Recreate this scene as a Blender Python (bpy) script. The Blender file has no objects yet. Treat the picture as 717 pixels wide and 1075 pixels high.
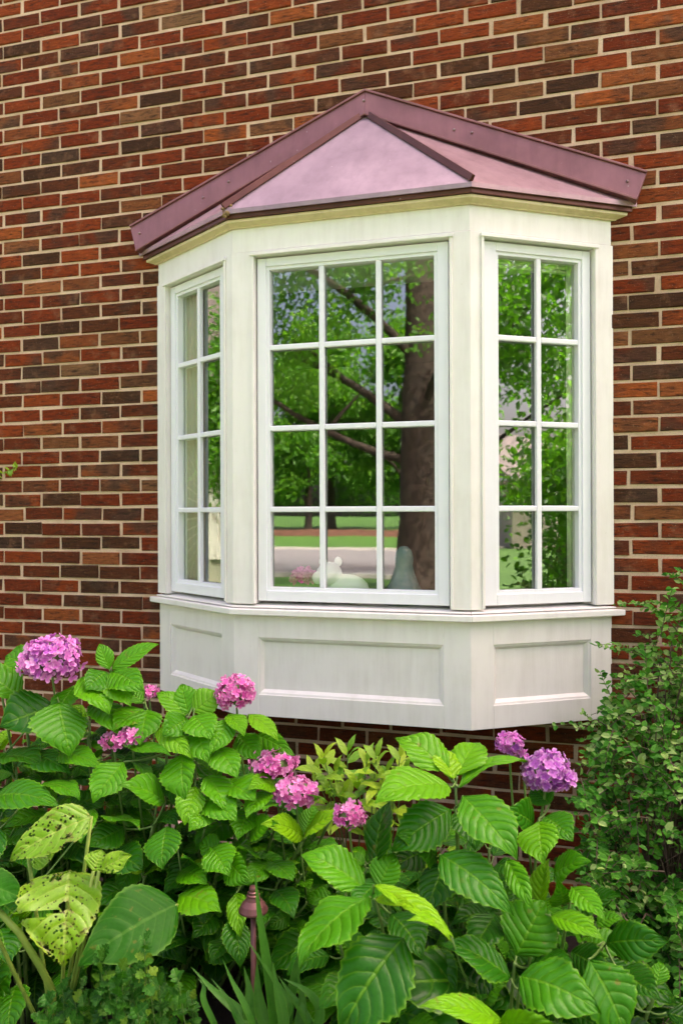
import bpy, math, random
import numpy as np
from mathutils import Vector

R = math.radians
scene = bpy.context.scene
col = scene.collection
random.seed(11)
rng = np.random.default_rng(11)

# ---------------------------------------------------------------- camera, sky, sun, exposure
CAM = np.array([0.8169, -3.2751, 1.55])
YAW, PITCH, ROLL, FPX, PW, PH = R(15.868), R(0.084), R(-0.19), 852.8, 717.0, 1075.0
_f = np.array([-math.sin(YAW) * math.cos(PITCH), math.cos(YAW) * math.cos(PITCH), math.sin(PITCH)])
_r0 = np.array([math.cos(YAW), math.sin(YAW), 0.0])
_u0 = np.cross(_r0, _f)
_r = math.cos(ROLL) * _r0 + math.sin(ROLL) * _u0
_u = -math.sin(ROLL) * _r0 + math.cos(ROLL) * _u0
cam_d = bpy.data.cameras.new('camera')
cam = bpy.data.objects.new('camera', cam_d)
col.objects.link(cam)
from mathutils import Matrix
cam.matrix_world = Matrix(((_r[0], _u[0], -_f[0], CAM[0]), (_r[1], _u[1], -_f[1], CAM[1]), (_r[2], _u[2], -_f[2], CAM[2]), (0, 0, 0, 1)))
cam_d.sensor_fit = 'HORIZONTAL'
cam_d.sensor_width = 36
cam_d.lens = 36 * FPX / PW
cam_d.clip_end = 2000
cam_d.clip_start = 0.02
scene.camera = cam
cam_d.dof.use_dof = True
cam_d.dof.focus_distance = 2.65
cam_d.dof.aperture_fstop = 5.0

SUN_EL, SUN_AZ = 56.0, 132.0            # degrees above the horizon; degrees to the right of straight out from the wall
world = bpy.data.worlds.new('World')
scene.world = world
world.use_nodes = True
nt = world.node_tree
bg = nt.nodes['Background']
sky = nt.nodes.new('ShaderNodeTexSky')
sky.sky_type = 'NISHITA'
sky.sun_disc = False
sky.sun_elevation = R(SUN_EL)
sky.sun_rotation = R(180 - SUN_AZ)
sky.air_density = 0.6
sky.dust_density = 9.0
sky.ozone_density = 1.0
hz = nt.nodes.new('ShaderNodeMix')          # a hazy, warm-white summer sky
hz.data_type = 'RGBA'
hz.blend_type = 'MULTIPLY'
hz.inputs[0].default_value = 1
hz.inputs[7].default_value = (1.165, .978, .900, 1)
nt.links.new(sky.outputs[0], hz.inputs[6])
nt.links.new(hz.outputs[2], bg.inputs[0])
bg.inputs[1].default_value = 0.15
sun_d = bpy.data.lights.new('sun', 'SUN')
sun_d.energy = 2.2
sun_d.angle = R(0.6)
sun_d.color = (1.0, 0.95, 0.87)
sun = bpy.data.objects.new('sun', sun_d)
col.objects.link(sun)
_az, _el = R(SUN_AZ), R(SUN_EL)
_sd = Vector((math.sin(_az) * math.cos(_el), -math.cos(_az) * math.cos(_el), math.sin(_el)))
sun.rotation_euler = _sd.to_track_quat('Z', 'Y').to_euler()
sun.location = (3, -8, 12)
scene.view_settings.view_transform = 'Standard'
scene.view_settings.look = 'None'
scene.view_settings.exposure = 2.78
scene.view_settings.gamma = 1.0
scene.cycles.max_bounces = 8
scene.cycles.transparent_max_bounces = 24


def ray(px, py):
    return _f + (px - PW / 2) / FPX * _r - (py - PH / 2) / FPX * _u


def at(px, py, depth):
    """point seen at photo pixel (px, py), depth metres in front of the camera"""
    return CAM + depth * ray(px, py)


# ---------------------------------------------------------------- tagging and mesh helpers
def tag(o, label=None, cat=None, group=None, kind=None):
    if label: o['label'] = label
    if cat: o['category'] = cat
    if group: o['group'] = group
    if kind: o['kind'] = kind
    return o


def empty(name, loc, label=None, cat=None, group=None):
    o = bpy.data.objects.new(name, None)
    o.empty_display_size = .05
    o.location = loc
    col.objects.link(o)
    return tag(o, label, cat, group)


class MB:
    def __init__(self):
        self.v, self.f, self.mi = [], [], []
        self.uv, self.att = [], []      # per-vertex uv and (r,g,b) attribute, only when used
        self.n = 0

    def add(self, verts, faces, mi=0, uv=None, att=None):
        verts = np.asarray(verts, float)
        self.v.append(verts)
        n = self.n
        for f in faces:
            self.f.append(tuple(i + n for i in f))
        self.mi.extend([mi] * len(faces))
        k = len(verts)
        self.uv.append(np.zeros((k, 2)) if uv is None else np.asarray(uv, float))
        a = np.zeros((k, 3)) if att is None else np.asarray(att, float)
        if a.ndim == 1: a = np.tile(a, (k, 1))
        self.att.append(a)
        self.n += k

    def hexa(self, p, mi=0):
        """eight points: four of the lower ring, four of the upper"""
        self.add(p, [(3, 2, 1, 0), (4, 5, 6, 7), (0, 1, 5, 4), (1, 2, 6, 5), (2, 3, 7, 6), (3, 0, 4, 7)], mi)

    def box(self, x0, x1, y0, y1, z0, z1, mi=0):
        self.hexa([(x0, y0, z0), (x1, y0, z0), (x1, y1, z0), (x0, y1, z0), (x0, y0, z1), (x1, y0, z1), (x1, y1, z1), (x0, y1, z1)], mi)

    def tube(self, pts, radii, n=6, att=None, mi=0, cap=True):
        pts = [np.asarray(p, float) for p in pts]
        if np.isscalar(radii): radii = [radii] * len(pts)
        V, UV = [], []
        ref = np.array([0.31, 0.2, 0.93])
        for i, p in enumerate(pts):
            t = pts[min(i + 1, len(pts) - 1)] - pts[max(i - 1, 0)]
            t = t / (np.linalg.norm(t) + 1e-9)
            a = np.cross(t, ref)
            if np.linalg.norm(a) < .05: a = np.cross(t, (1, 0, 0))
            a /= np.linalg.norm(a)
            b = np.cross(t, a)
            for k in range(n):
                th = 2 * math.pi * k / n
                V.append(p + radii[i] * (math.cos(th) * a + math.sin(th) * b))
                UV.append((k / n, i / max(1, len(pts) - 1)))
        F = []
        for i in range(len(pts) - 1):
            for k in range(n):
                F.append((i * n + k, i * n + (k + 1) % n, (i + 1) * n + (k + 1) % n, (i + 1) * n + k))
        if cap:
            F.append(tuple(range(n - 1, -1, -1)))
            F.append(tuple((len(pts) - 1) * n + k for k in range(n)))
        self.add(V, F, mi, UV, att)

    def lathe(self, prof, centre, n=20, mi=0, att=None):
        """profile of (radius, z) turned about the vertical through centre"""
        V, F = [], []
        for r_, z_ in prof:
            for k in range(n):
                th = 2 * math.pi * k / n
                V.append((centre[0] + r_ * math.cos(th), centre[1] + r_ * math.sin(th), centre[2] + z_))
        for i in range(len(prof) - 1):
            for k in range(n):
                F.append((i * n + k, i * n + (k + 1) % n, (i + 1) * n + (k + 1) % n, (i + 1) * n + k))
        self.add(V, F, mi, None, att)

    def build(self, name, mats, parent=None, smooth=False, bevel=0.0, origin=None):
        V = np.concatenate(self.v) if self.v else np.zeros((0, 3))
        if parent is not None and origin is None:
            o_ = np.array(parent.location)
            q = parent.parent
            while q is not None:
                o_ = o_ + np.array(q.location)
                q = q.parent
        else:
            o_ = np.zeros(3) if origin is None else np.array(origin, float)
        me = bpy.data.meshes.new(name)
        me.from_pydata((V - o_).tolist(), [], self.f)
        if not isinstance(mats, (list, tuple)): mats = [mats]
        for m in mats: me.materials.append(m)
        if len(mats) > 1: me.polygons.foreach_set('material_index', self.mi)
        UV, AT = np.concatenate(self.uv), np.concatenate(self.att)
        if UV.any():
            lay = me.uv_layers.new(name='UVMap')
            idx = np.zeros(len(me.loops), dtype=np.int32)
            me.loops.foreach_get('vertex_index', idx)
            lay.data.foreach_set('uv', UV[idx].astype(np.float32).ravel())
        if AT.any():
            a = me.attributes.new('tone', 'FLOAT_VECTOR', 'POINT')
            a.data.foreach_set('vector', AT.astype(np.float32).ravel())
        if smooth: me.polygons.foreach_set('use_smooth', [True] * len(me.polygons))
        me.update()
        o = bpy.data.objects.new(name, me)
        col.objects.link(o)
        if parent is not None: o.parent = parent
        elif origin is not None: o.location = origin
        if bevel:
            b = o.modifiers.new('bevel', 'BEVEL')
            b.width = bevel
            b.segments = 2
            b.limit_method = 'ANGLE'
            b.angle_limit = R(25)
        return o


# ---------------------------------------------------------------- materials
def mat(name):
    m = bpy.data.materials.new(name)
    m.use_nodes = True
    t = m.node_tree
    return m, t, t.nodes['Principled BSDF'], t.nodes['Material Output']


def nd(t, kind, **kw):
    n = t.nodes.new('ShaderNode' + kind)
    for k, v in kw.items():
        if k.startswith('i_'):
            key = k[2:]
            n.inputs[int(key) if key.isdigit() else key.replace('_', ' ')].default_value = v
        else:
            setattr(n, k, v)
    return n


def ramp(t, fac, stops, interp='LINEAR'):
    n = t.nodes.new('ShaderNodeValToRGB')
    cr = n.color_ramp
    cr.interpolation = interp
    while len(cr.elements) < len(stops): cr.elements.new(.5)
    for e, (p, c) in zip(cr.elements, stops):
        e.position = p
        e.color = (*c, 1) if len(c) == 3 else c
    t.links.new(fac, n.inputs[0])
    return n.outputs[0]


def noise(t, scale, detail=4, rough=.55, vec=None, dist=0):
    n = nd(t, 'TexNoise')
    n.inputs['Scale'].default_value = scale
    n.inputs['Detail'].default_value = detail
    n.inputs['Roughness'].default_value = rough
    n.inputs['Distortion'].default_value = dist
    if vec is None:
        g = t.nodes.new('ShaderNodeNewGeometry')
        vec = g.outputs['Position']
    t.links.new(vec, n.inputs['Vector'])
    return n.outputs[0]


def mixc(t, fac, a, b, mode='MIX'):
    n = t.nodes.new('ShaderNodeMix')
    n.data_type = 'RGBA'
    n.blend_type = mode
    for sock, v in ((n.inputs[0], fac), (n.inputs[6], a), (n.inputs[7], b)):
        if isinstance(v, (int, float)): sock.default_value = v
        elif isinstance(v, tuple): sock.default_value = (*v, 1) if len(v) == 3 else v
        else: t.links.new(v, sock)
    return n.outputs[2]


def mth(t, op, a, b=None, c=None):
    n = t.nodes.new('ShaderNodeMath')
    n.operation = op
    for i, v in enumerate((a, b, c)):
        if v is None: continue
        if isinstance(v, (int, float)): n.inputs[i].default_value = v
        else: t.links.new(v, n.inputs[i])
    return n.outputs[0]


def bump(t, height, strength=.3, dist=.01, normal=None):
    n = t.nodes.new('ShaderNodeBump')
    n.inputs['Strength'].default_value = strength
    n.inputs['Distance'].default_value = dist
    t.links.new(height, n.inputs['Height'])
    if normal is not None: t.links.new(normal, n.inputs['Normal'])
    return n.outputs[0]


def simple(name, c1, c2, scale=8, rough=.6, bs=.15, bscale=60, metallic=0.0, spec=.5):
    m, t, p, o = mat(name)
    c = ramp(t, noise(t, scale), [(.3, c1), (.7, c2)])
    t.links.new(c, p.inputs['Base Color'])
    p.inputs['Roughness'].default_value = rough
    p.inputs['Metallic'].default_value = metallic
    p.inputs['Specular IOR Level'].default_value = spec
    t.links.new(bump(t, noise(t, bscale), bs, .003), p.inputs['Normal'])
    return m


def paint_mat(name, base, dirt, amount=.5, streak=True):
    """old painted wood: faint brush grain, grime in patches and runs"""
    m, t, p, o = mat(name)
    g = t.nodes.new('ShaderNodeNewGeometry')
    mp = nd(t, 'Mapping')
    mp.inputs['Scale'].default_value = (14, 14, 1.6)
    t.links.new(g.outputs['Position'], mp.inputs['Vector'])
    runs = noise(t, 2.2, 5, .6, mp.outputs[0])
    blot = noise(t, 5.5, 6, .62)
    spots = noise(t, 70, 2, .5)
    k = mth(t, 'MULTIPLY', runs, blot)
    c = ramp(t, k, [(.20, base), (.42, tuple(b * (1 - .5 * amount) + d * .5 * amount for b, d in zip(base, dirt)))])
    fl = ramp(t, spots, [(.71, (0, 0, 0)), (.78, (1, 1, 1))])
    c = mixc(t, mth(t, 'MULTIPLY', fl, .35 * amount), c, dirt)
    t.links.new(c, p.inputs['Base Color'])
    p.inputs['Roughness'].default_value = .42
    mp2 = nd(t, 'Mapping')
    mp2.inputs['Scale'].default_value = (160, 160, 9)
    t.links.new(g.outputs['Position'], mp2.inputs['Vector'])
    h = mth(t, 'ADD', noise(t, 1, 3, .5, mp2.outputs[0]), mth(t, 'MULTIPLY', noise(t, 45, 3), .6))
    t.links.new(bump(t, h, .12, .002), p.inputs['Normal'])
    return m


M = {}
M['cream'] = paint_mat('cream_paint', (.81, .785, .75), (.38, .33, .25), .4)
M['apron'] = paint_mat('cream_apron_paint', (.80, .765, .725), (.38, .33, .26), .4)
M['moulding'] = paint_mat('yellowed_paint', (.68, .56, .33), (.30, .22, .09), .8)
M['vinyl'] = paint_mat('white_vinyl', (.80, .81, .85), (.50, .48, .45), .25)
M['gap'] = simple('dark_gasket', (.012, .014, .014), (.03, .03, .03))
M['wood'] = simple('weathered_wood', (.36, .22, .17), (.58, .42, .34), 18, .8, .4, 90)
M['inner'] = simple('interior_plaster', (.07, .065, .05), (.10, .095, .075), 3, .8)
M['inner_board'] = simple('interior_board', (.55, .53, .47), (.6, .58, .52), 3, .5)


def brick_mat():
    m, t, p, o = mat('wirecut_brick')
    a = nd(t, 'Attribute', attribute_name='tone')
    sp = t.nodes.new('ShaderNodeSeparateXYZ')
    t.links.new(a.outputs['Vector'], sp.inputs[0])
    g = t.nodes.new('ShaderNodeNewGeometry')
    base = ramp(t, sp.outputs[0], [(0, (.045, .020, .011)), (.06, (.068, .027, .012)), (.18, (.098, .026, .010)), (.44, (.130, .022, .007)), (.62, (.172, .030, .008)),
                                   (.76, (.220, .044, .011)), (.85, (.125, .054, .022)), (.93, (.270, .066, .016)), (1, (.150, .080, .038))])
    off = t.nodes.new('ShaderNodeVectorMath')
    off.operation = 'ADD'
    t.links.new(g.outputs['Position'], off.inputs[0])
    sc = t.nodes.new('ShaderNodeVectorMath')
    sc.operation = 'SCALE'
    sc.inputs['Scale'].default_value = 7.3
    t.links.new(a.outputs['Vector'], sc.inputs[0])
    t.links.new(sc.outputs[0], off.inputs[1])
    mp = nd(t, 'Mapping')
    mp.inputs['Scale'].default_value = (22, 22, 120)
    t.links.new(off.outputs[0], mp.inputs['Vector'])
    grain = noise(t, 1.0, 5, .65, mp.outputs[0], .6)
    patch = noise(t, 17, 4, .6, off.outputs[0])
    flash = mth(t, 'MULTIPLY', ramp(t, noise(t, 7, 2, .5, off.outputs[0]), [(.46, (0, 0, 0)), (.60, (1, 1, 1))]), ramp(t, sp.outputs[1], [(.45, (0, 0, 0)), (.75, (.8, .8, .8))]))
    c = mixc(t, flash, base, (.060, .034, .022))
    c = mixc(t, ramp(t, grain, [(.32, (.9, .9, .9)), (.50, (0, 0, 0))]), c, (.020, .012, .009))
    c = mixc(t, ramp(t, grain, [(.56, (0, 0, 0)), (.72, (.55, .55, .55))]), c, mixc(t, 1.0, c, (2.1, 2.0, 1.9), 'MULTIPLY'))
    c = mixc(t, ramp(t, patch, [(.56, (0, 0, 0)), (.78, (.5, .5, .5))]), c, (.27, .13, .07))
    c = mixc(t, ramp(t, noise(t, 210, 2, .5), [(.67, (0, 0, 0)), (.74, (.5, .5, .5))]), c, (.40, .27, .17))
    t.links.new(c, p.inputs['Base Color'])
    p.inputs['Roughness'].default_value = .85
    p.inputs['Specular IOR Level'].default_value = .10
    h = mth(t, 'ADD', grain, mth(t, 'MULTIPLY', noise(t, 120, 3), .5))
    t.links.new(bump(t, h, .9, .004), p.inputs['Normal'])
    return m


def mortar_mat():
    m, t, p, o = mat('tan_mortar')
    c = ramp(t, noise(t, 9, 5), [(.3, (.50, .335, .215)), (.55, (.64, .455, .315)), (.75, (.72, .54, .40))])
    c = mixc(t, ramp(t, noise(t, 160, 2), [(.58, (0, 0, 0)), (.7, (.5, .5, .5))]), c, (.22, .14, .09))
    t.links.new(c, p.inputs['Base Color'])
    p.inputs['Roughness'].default_value = .9
    t.links.new(bump(t, noise(t, 140, 4), .7, .003), p.inputs['Normal'])
    return m


def copper_mat(name, c1, c2, rough, metal):
    m, t, p, o = mat(name)
    n1 = noise(t, 4.5, 5, .6)
    c = ramp(t, n1, [(.32, c1), (.66, c2)])
    fl = ramp(t, noise(t, 75, 2, .5), [(.74, (0, 0, 0)), (.79, (1, 1, 1))])
    runs = nd(t, 'Mapping')
    runs.inputs['Scale'].default_value = (22, 22, 2.2)
    gg = t.nodes.new('ShaderNodeNewGeometry')
    t.links.new(gg.outputs['Position'], runs.inputs['Vector'])
    st = ramp(t, noise(t, 1.0, 5, .65, runs.outputs[0]), [(.45, (0, 0, 0)), (.75, (.34, .34, .34))])
    c = mixc(t, st, c, tuple(q * .55 for q in c1))
    c = mixc(t, mth(t, 'MULTIPLY', fl, .4), c, (.70, .65, .65))
    t.links.new(c, p.inputs['Base Color'])
    p.inputs['Metallic'].default_value = metal
    rr = nd(t, 'MapRange')
    rr.inputs['To Min'].default_value = rough - .1
    rr.inputs['To Max'].default_value = rough + .12
    t.links.new(noise(t, 12, 4), rr.inputs[0])
    t.links.new(rr.outputs[0], p.inputs['Roughness'])
    t.links.new(bump(t, mth(t, 'ADD', noise(t, 5, 2), mth(t, 'MULTIPLY', noise(t, 120, 2), .06)), .25, .006), p.inputs['Normal'])
    return m


M['brick'] = brick_mat()
M['mortar'] = mortar_mat()
M['roof'] = copper_mat('weathered_copper', (.31, .215, .265), (.42, .30, .36), .42, .35)
M['roof_side'] = copper_mat('side_facet_copper', (.33, .195, .215), (.45, .295, .325), .45, .35)  # the two side facets, browner in tone than the front one
M['flash'] = copper_mat('flashing_copper', (.21, .088, .095), (.30, .130, .140), .40, .45)
M['fascia'] = copper_mat('dark_copper', (.085, .028, .022), (.13, .045, .034), .35, .5)


def glass_mat():
    m, t, p, o = mat('window_glass')
    t.nodes.remove(p)
    gl = nd(t, 'BsdfGlossy')
    gl.inputs['Roughness'].default_value = .0
    gl.inputs['Color'].default_value = (.93, 1.0, .95, 1)
    tr = nd(t, 'BsdfTransparent')
    tr.inputs['Color'].default_value = (.965, .99, .97, 1)
    fr = nd(t, 'Fresnel')
    fr.inputs['IOR'].default_value = 3.0
    mx = nd(t, 'MixShader')
    gb = t.nodes.new('ShaderNodeNewGeometry')      # the pane reflects at its outer skin only
    t.links.new(mth(t, 'MULTIPLY', fr.outputs[0], mth(t, 'SUBTRACT', 1.0, gb.outputs['Backfacing'])), mx.inputs[0])
    t.links.new(tr.outputs[0], mx.inputs[1])
    t.links.new(gl.outputs[0], mx.inputs[2])
    t.links.new(mx.outputs[0], o.inputs['Surface'])
    t.links.new(bump(t, noise(t, 2.6, 2, .4), .02, .02), gl.inputs['Normal'])
    return m


M['glass'] = glass_mat()

# ---------------------------------------------------------------- ground and street
def plane(name, pts, z, m, kind='structure'):
    b = MB()
    b.add([(x, y, z) for x, y in pts], [tuple(range(len(pts)))])
    o = b.build(name, m)
    return tag(o, kind=kind)


def grass_mat(name, a, b_, c_):
    m, t, p, o = mat(name)
    c = ramp(t, noise(t, 1.3, 6, .7), [(.3, a), (.5, b_), (.7, c_)])
    c = mixc(t, ramp(t, noise(t, 60, 3), [(.4, (.5, .5, .5)), (.6, (0, 0, 0))]), c, a)
    t.links.new(c, p.inputs['Base Color'])
    p.inputs['Roughness'].default_value = .8
    t.links.new(bump(t, noise(t, 40, 5), 1.0, .04), p.inputs['Normal'])
    return m


M['lawn'] = grass_mat('lawn_grass', (.035, .10, .012), (.065, .17, .016), (.095, .22, .025))
M['soil'] = simple('mulch_soil', (.010, .006, .004), (.035, .020, .013), 30, .95, 1.0, 55)
M['asphalt'] = simple('asphalt', (.15, .14, .15), (.20, .19, .20), 4, .85, .4, 80)
M['concrete'] = simple('concrete', (.42, .41, .38), (.50, .48, .45), 5, .8)
S = 400
plane('ground', [(-S, -S), (S, -S), (S, S), (-S, S)], -.03, M['lawn'])
plane('road', [(-S, -31), (S, -31), (S, -16.4), (-S, -16.4)], -.022, M['asphalt'])
_b = MB(); _b.box(-S, S, -16.4, -16.22, -.03, .08)
tag(_b.build('kerb', M['concrete']), kind='structure')
_b = MB(); _b.box(-S, S, -31.2, -31.0, -.03, .08)
tag(_b.build('far_kerb', M['concrete']), kind='structure')
plane('bounce_paving', [(-14, -11.5), (12, -11.5), (12, -5.2), (-14, -5.2)], -.024, simple('warm_bounce_paving', (.10, .085, .075), (.15, .13, .11), 5, .85))  # unseen paving, added to steer the light bounced onto the facade
# garden bed: lumpy mulch
_b = MB()
nx, ny = 70, 34
gx, gy = np.meshgrid(np.linspace(-3.6, 4.0, nx), np.linspace(-2.75, -.004, ny))
gz = .012 + .022 * np.sin(gx * 9 + gy * 5) * np.sin(gy * 11 - gx * 3) + .012 * rng.standard_normal(gx.shape)
gz[0, :] = -.06; gz[:, 0] = -.06; gz[:, -1] = -.06
_b.add(np.stack([gx, gy, gz], -1).reshape(-1, 3), [(j * nx + i, j * nx + i + 1, (j + 1) * nx + i + 1, (j + 1) * nx + i) for j in range(ny - 1) for i in range(nx - 1)])
tag(_b.build('garden_bed', M['soil'], smooth=True), kind='structure')

# ---------------------------------------------------------------- the brick wall
CH, CL = .0667, .2085
ZJ = 2.682                               # centre line of one course (found from the photograph)
XJ = -1.5755                             # a head joint of the course 20 below that
wall = empty('brick_wall', (0, 0, 0), 'brown and red brick house wall with wide tan mortar joints behind the bay window', 'wall')
WX0, WX1, WZ1 = -4.6, 5.2, 6.2
HX0, HX1, HZ0, HZ1 = -.86, .86, .80, 2.62  # opening behind the bay
bb = MB()
i0 = int(math.floor((0 - ZJ) / CH)) - 1
for i in range(i0, int((WZ1 - ZJ) / CH) + 1):
    zc = ZJ + i * CH
    if zc < -.02: continue
    xs = XJ + (CL / 2 if (i + 20) % 2 else 0) + .004 * rng.standard_normal()
    k0 = int((WX0 - xs) / CL)
    for k in range(k0, int((WX1 - xs) / CL)):
        a = xs + k * CL + .0060 + .0022 * rng.standard_normal()
        c = xs + (k + 1) * CL - .0060 + .0022 * rng.standard_normal()
        dz = .0013 * rng.standard_normal()
        b0, b1 = zc - .0272 + dz + .0008 * rng.standard_normal(), zc + .0272 + dz + .0008 * rng.standard_normal()
        spans = [(a, c)]
        if HZ0 < zc < HZ1:
            if a > HX0 - .02 and c < HX1 + .02: continue
            if a < HX0 < c: spans = [(a, HX0)]
            elif a < HX1 < c: spans = [(HX1, c)]
        for a_, c_ in spans:
            if c_ - a_ < .02: continue
            yf = float(np.clip(.0018 * rng.standard_normal(), -.003, .002))
            tw = float(np.clip(.0010 * rng.standard_normal(), -.0015, .0015))
            e = .0028
            tone = (rng.random(), rng.random(), rng.random())
            jt = lambda: .0011 * rng.standard_normal()
            front = [(a_ + e, yf - tw, b0 + e), (c_ - e, yf + tw, b0 + e), (c_ - e, yf + tw, b1 - e), (a_ + e, yf - tw, b1 - e)]
            front = [(x + jt(), y, z + jt()) for x, y, z in front]
            mid = [(a_ + jt(), yf + .0038, b0 + jt()), (c_ + jt(), yf + .0038, b0 + jt()), (c_ + jt(), yf + .0038, b1 + jt()), (a_ + jt(), yf + .0038, b1 + jt())]
            back = [(x, .03, z) for x, y, z in mid]
            F = [(0, 1, 2, 3)]
            for s in range(4):
                n_ = (s + 1) % 4
                F += [(4 + s, 4 + n_, n_, s), (8 + s, 8 + n_, 4 + n_, 4 + s)]
            bb.add(front + mid + back, F, 0, None, tone)
bb.build('brick', M['brick'], wall)
mb = MB()
for (x0, x1, z0, z1) in ((WX0, HX0, -.05, WZ1), (HX1, WX1, -.05, WZ1), (HX0, HX1, -.05, HZ0), (HX0, HX1, HZ1, WZ1)):
    mb.box(x0, x1, .0060, .26, z0, z1)
mb.build('mortar', M['mortar'], wall)

# ---------------------------------------------------------------- the bay window
HW, RUN, DEP = .4620, .4987, .3218
FL = math.hypot(RUN, DEP)
ZB, ZS, ZST, ZF, ZT = .7609, 1.1557, 1.1830, 2.572, 2.666
N1 = np.array([-DEP, -RUN]) / FL
N3 = np.array([DEP, -RUN]) / FL
N2 = np.array([0., -1.])
MIT = (N1 + N2) / (1 + N1 @ N2)


def off(n):
    """plan of the bay pushed outward by n: wall end, front corner, front corner, wall end"""
    e = n * FL / DEP
    return np.array([(-HW - RUN - e, 0), (-HW + n * MIT[0], -DEP + n * MIT[1]), (HW - n * MIT[0], -DEP + n * MIT[1]), (HW + RUN + e, 0)])


BASE = {'L': np.array([-HW - RUN, 0.]), 'C': np.array([-HW, -DEP]), 'R': np.array([HW, -DEP])}
TAN = {'L': np.array([RUN, -DEP]) / FL, 'C': np.array([1., 0.]), 'R': np.array([RUN, DEP]) / FL}
NOR = {'L': N1, 'C': N2, 'R': N3}
LEN = {'L': FL, 'C': 2 * HW, 'R': FL}
IDX = {'L': 0, 'C': 1, 'R': 2}


def pt(fc, u, n, z):
    q = BASE[fc] + TAN[fc] * u + NOR[fc] * n
    return np.array([q[0], q[1], z])


def fblock(b, fc, u0, u1, z0, z1, n0, n1, mi=0, z1o=None):
    """block on a facet from inner depth n0 to outer depth n1; None for u means the mitred corner; z1o: top at the outer edge"""
    def P(u, n, z, end):
        if u is None:
            q = off(n)[IDX[fc] + end]
            return np.array([q[0], q[1], z])
        return pt(fc, u, n, z)
    zo = z1 if z1o is None else z1o
    b.hexa([P(u0, n1, z0, 0), P(u1, n1, z0, 1), P(u1, n0, z0, 1), P(u0, n0, z0, 0), P(u0, n1, zo, 0), P(u1, n1, zo, 1), P(u1, n0, z1, 1), P(u0, n0, z1, 0)], mi)


bay = empty('bay_window', (0, -.16, .7609), 'cream painted three-sided bay window with white grid sashes under a mauve metal roof', 'bay window')
OPEN = {'C': (.0905, .8515), 'L': (.076, .5405), 'R': (.053, .5175)}
GLS = {'C': (.132, .804), 'L': (.1175, .4805), 'R': (.113, .476)}
PAN = {'C': (.101, .824), 'L': (.093, .503), 'R': (.0905, .5005)}
ZO0, ZO1, ZG0, ZG1, ZP0, ZP1 = 1.203, 2.552, 1.249, 2.514, .845, 1.066

# lower apron frame with sunken panels
b = MB()
for fc in 'LCR':
    p0, p1 = PAN[fc]
    fblock(b, fc, None, p0, ZB, ZS, -.045, 0)
    fblock(b, fc, p1, None, ZB, ZS, -.045, 0)
    fblock(b, fc, p0, p1, ZB, ZP0, -.045, 0)
    fblock(b, fc, p0, p1, ZP1, ZS, -.045, 0)
b.build('apron', M['apron'], bay, bevel=.0015)
for fc in 'LCR':
    b = MB()
    p0, p1 = PAN[fc]
    e1, e2 = .003, .019
    ring = lambda e, n: [pt(fc, p0 + e, n, ZP0 + e), pt(fc, p1 - e, n, ZP0 + e), pt(fc, p1 - e, n, ZP1 - e), pt(fc, p0 + e, n, ZP1 - e)]
    V = ring(0, -.004) + ring(.008, -.006) + ring(e2, -.019) + ring(e2 + .004, -.019) + ring(0, -.04)
    F = []
    for q in range(3):
        for s in range(4):
            F.append((q * 4 + s, q * 4 + (s + 1) % 4, q * 4 + 4 + (s + 1) % 4, q * 4 + 4 + s))
    F.append((12, 13, 14, 15))
    for s in range(4): F.append((16 + s, 16 + (s + 1) % 4, (s + 1) % 4, s))
    F.append((19, 18, 17, 16))
    b.add(V, F)
    b.build('sunken_panel', M['apron'], bay)
b = MB()
q = off(-.02)
b.hexa([(*p, ZB + .012) for p in q] + [(*p, ZB + .03) for p in q])
q = off(-.05)
b.build('underside_board', M['apron'], bay)
# sill
b = MB()
for fc in 'LCR':
    fblock(b, fc, None, None, ZS, ZST, -.05, .0275, z1o=ZST - .004)
    fblock(b, fc, None, None, ZST, ZO0 - .006, -.05, .010, z1o=ZST + .006)
b.build('sill', M['cream'], bay, bevel=.003)
# casing boards, corner posts and frieze
b = MB()
for fc in 'LCR':
    o0, o1 = OPEN[fc]
    fblock(b, fc, None, o0, ZO0 - .006, ZF, -.06, .005)
    fblock(b, fc, o1, None, ZO0 - .006, ZF, -.06, .005)
    fblock(b, fc, o0, o1, ZO1, ZF, -.06, .005)
b.build('corner_casing', M['cream'], bay, bevel=.002)
b = MB()
for fc in 'LCR': fblock(b, fc, None, None, ZF + .0015, ZT, -.06, .001)
b.build('frieze', M['cream'], bay, bevel=.001)
for fc in 'LCR':
    b = MB()
    o0, o1 = OPEN[fc]
    w = .011
    fblock(b, fc, o0 - w, o0, ZO0 - .002, ZO1 + w, .0052, .013)
    fblock(b, fc, o1, o1 + w, ZO0 - .002, ZO1 + w, .0052, .013)
    fblock(b, fc, o0 - w - .004, o1 + w + .004, ZO1, ZO1 + w + .002, .0054, .019)
    b.build('casing_bead', M['cream'], bay, bevel=.002)
b = MB()
for fc in 'LCR':
    fblock(b, fc, None, None, ZT, ZT + .026, -.03, .012, z1o=ZT + .026)
    q0, q1 = off(.012), off(.034)
    i = IDX[fc]
    b.hexa([(*q1[i], ZT + .016), (*q1[i + 1], ZT + .016), (*q0[i + 1], ZT + .003), (*q0[i], ZT + .003), (*q1[i], ZT + .027), (*q1[i + 1], ZT + .027), (*q0[i + 1], ZT + .027), (*q0[i], ZT + .027)])
b.build('eave_moulding', M['moulding'], bay, bevel=.0015)

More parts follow.
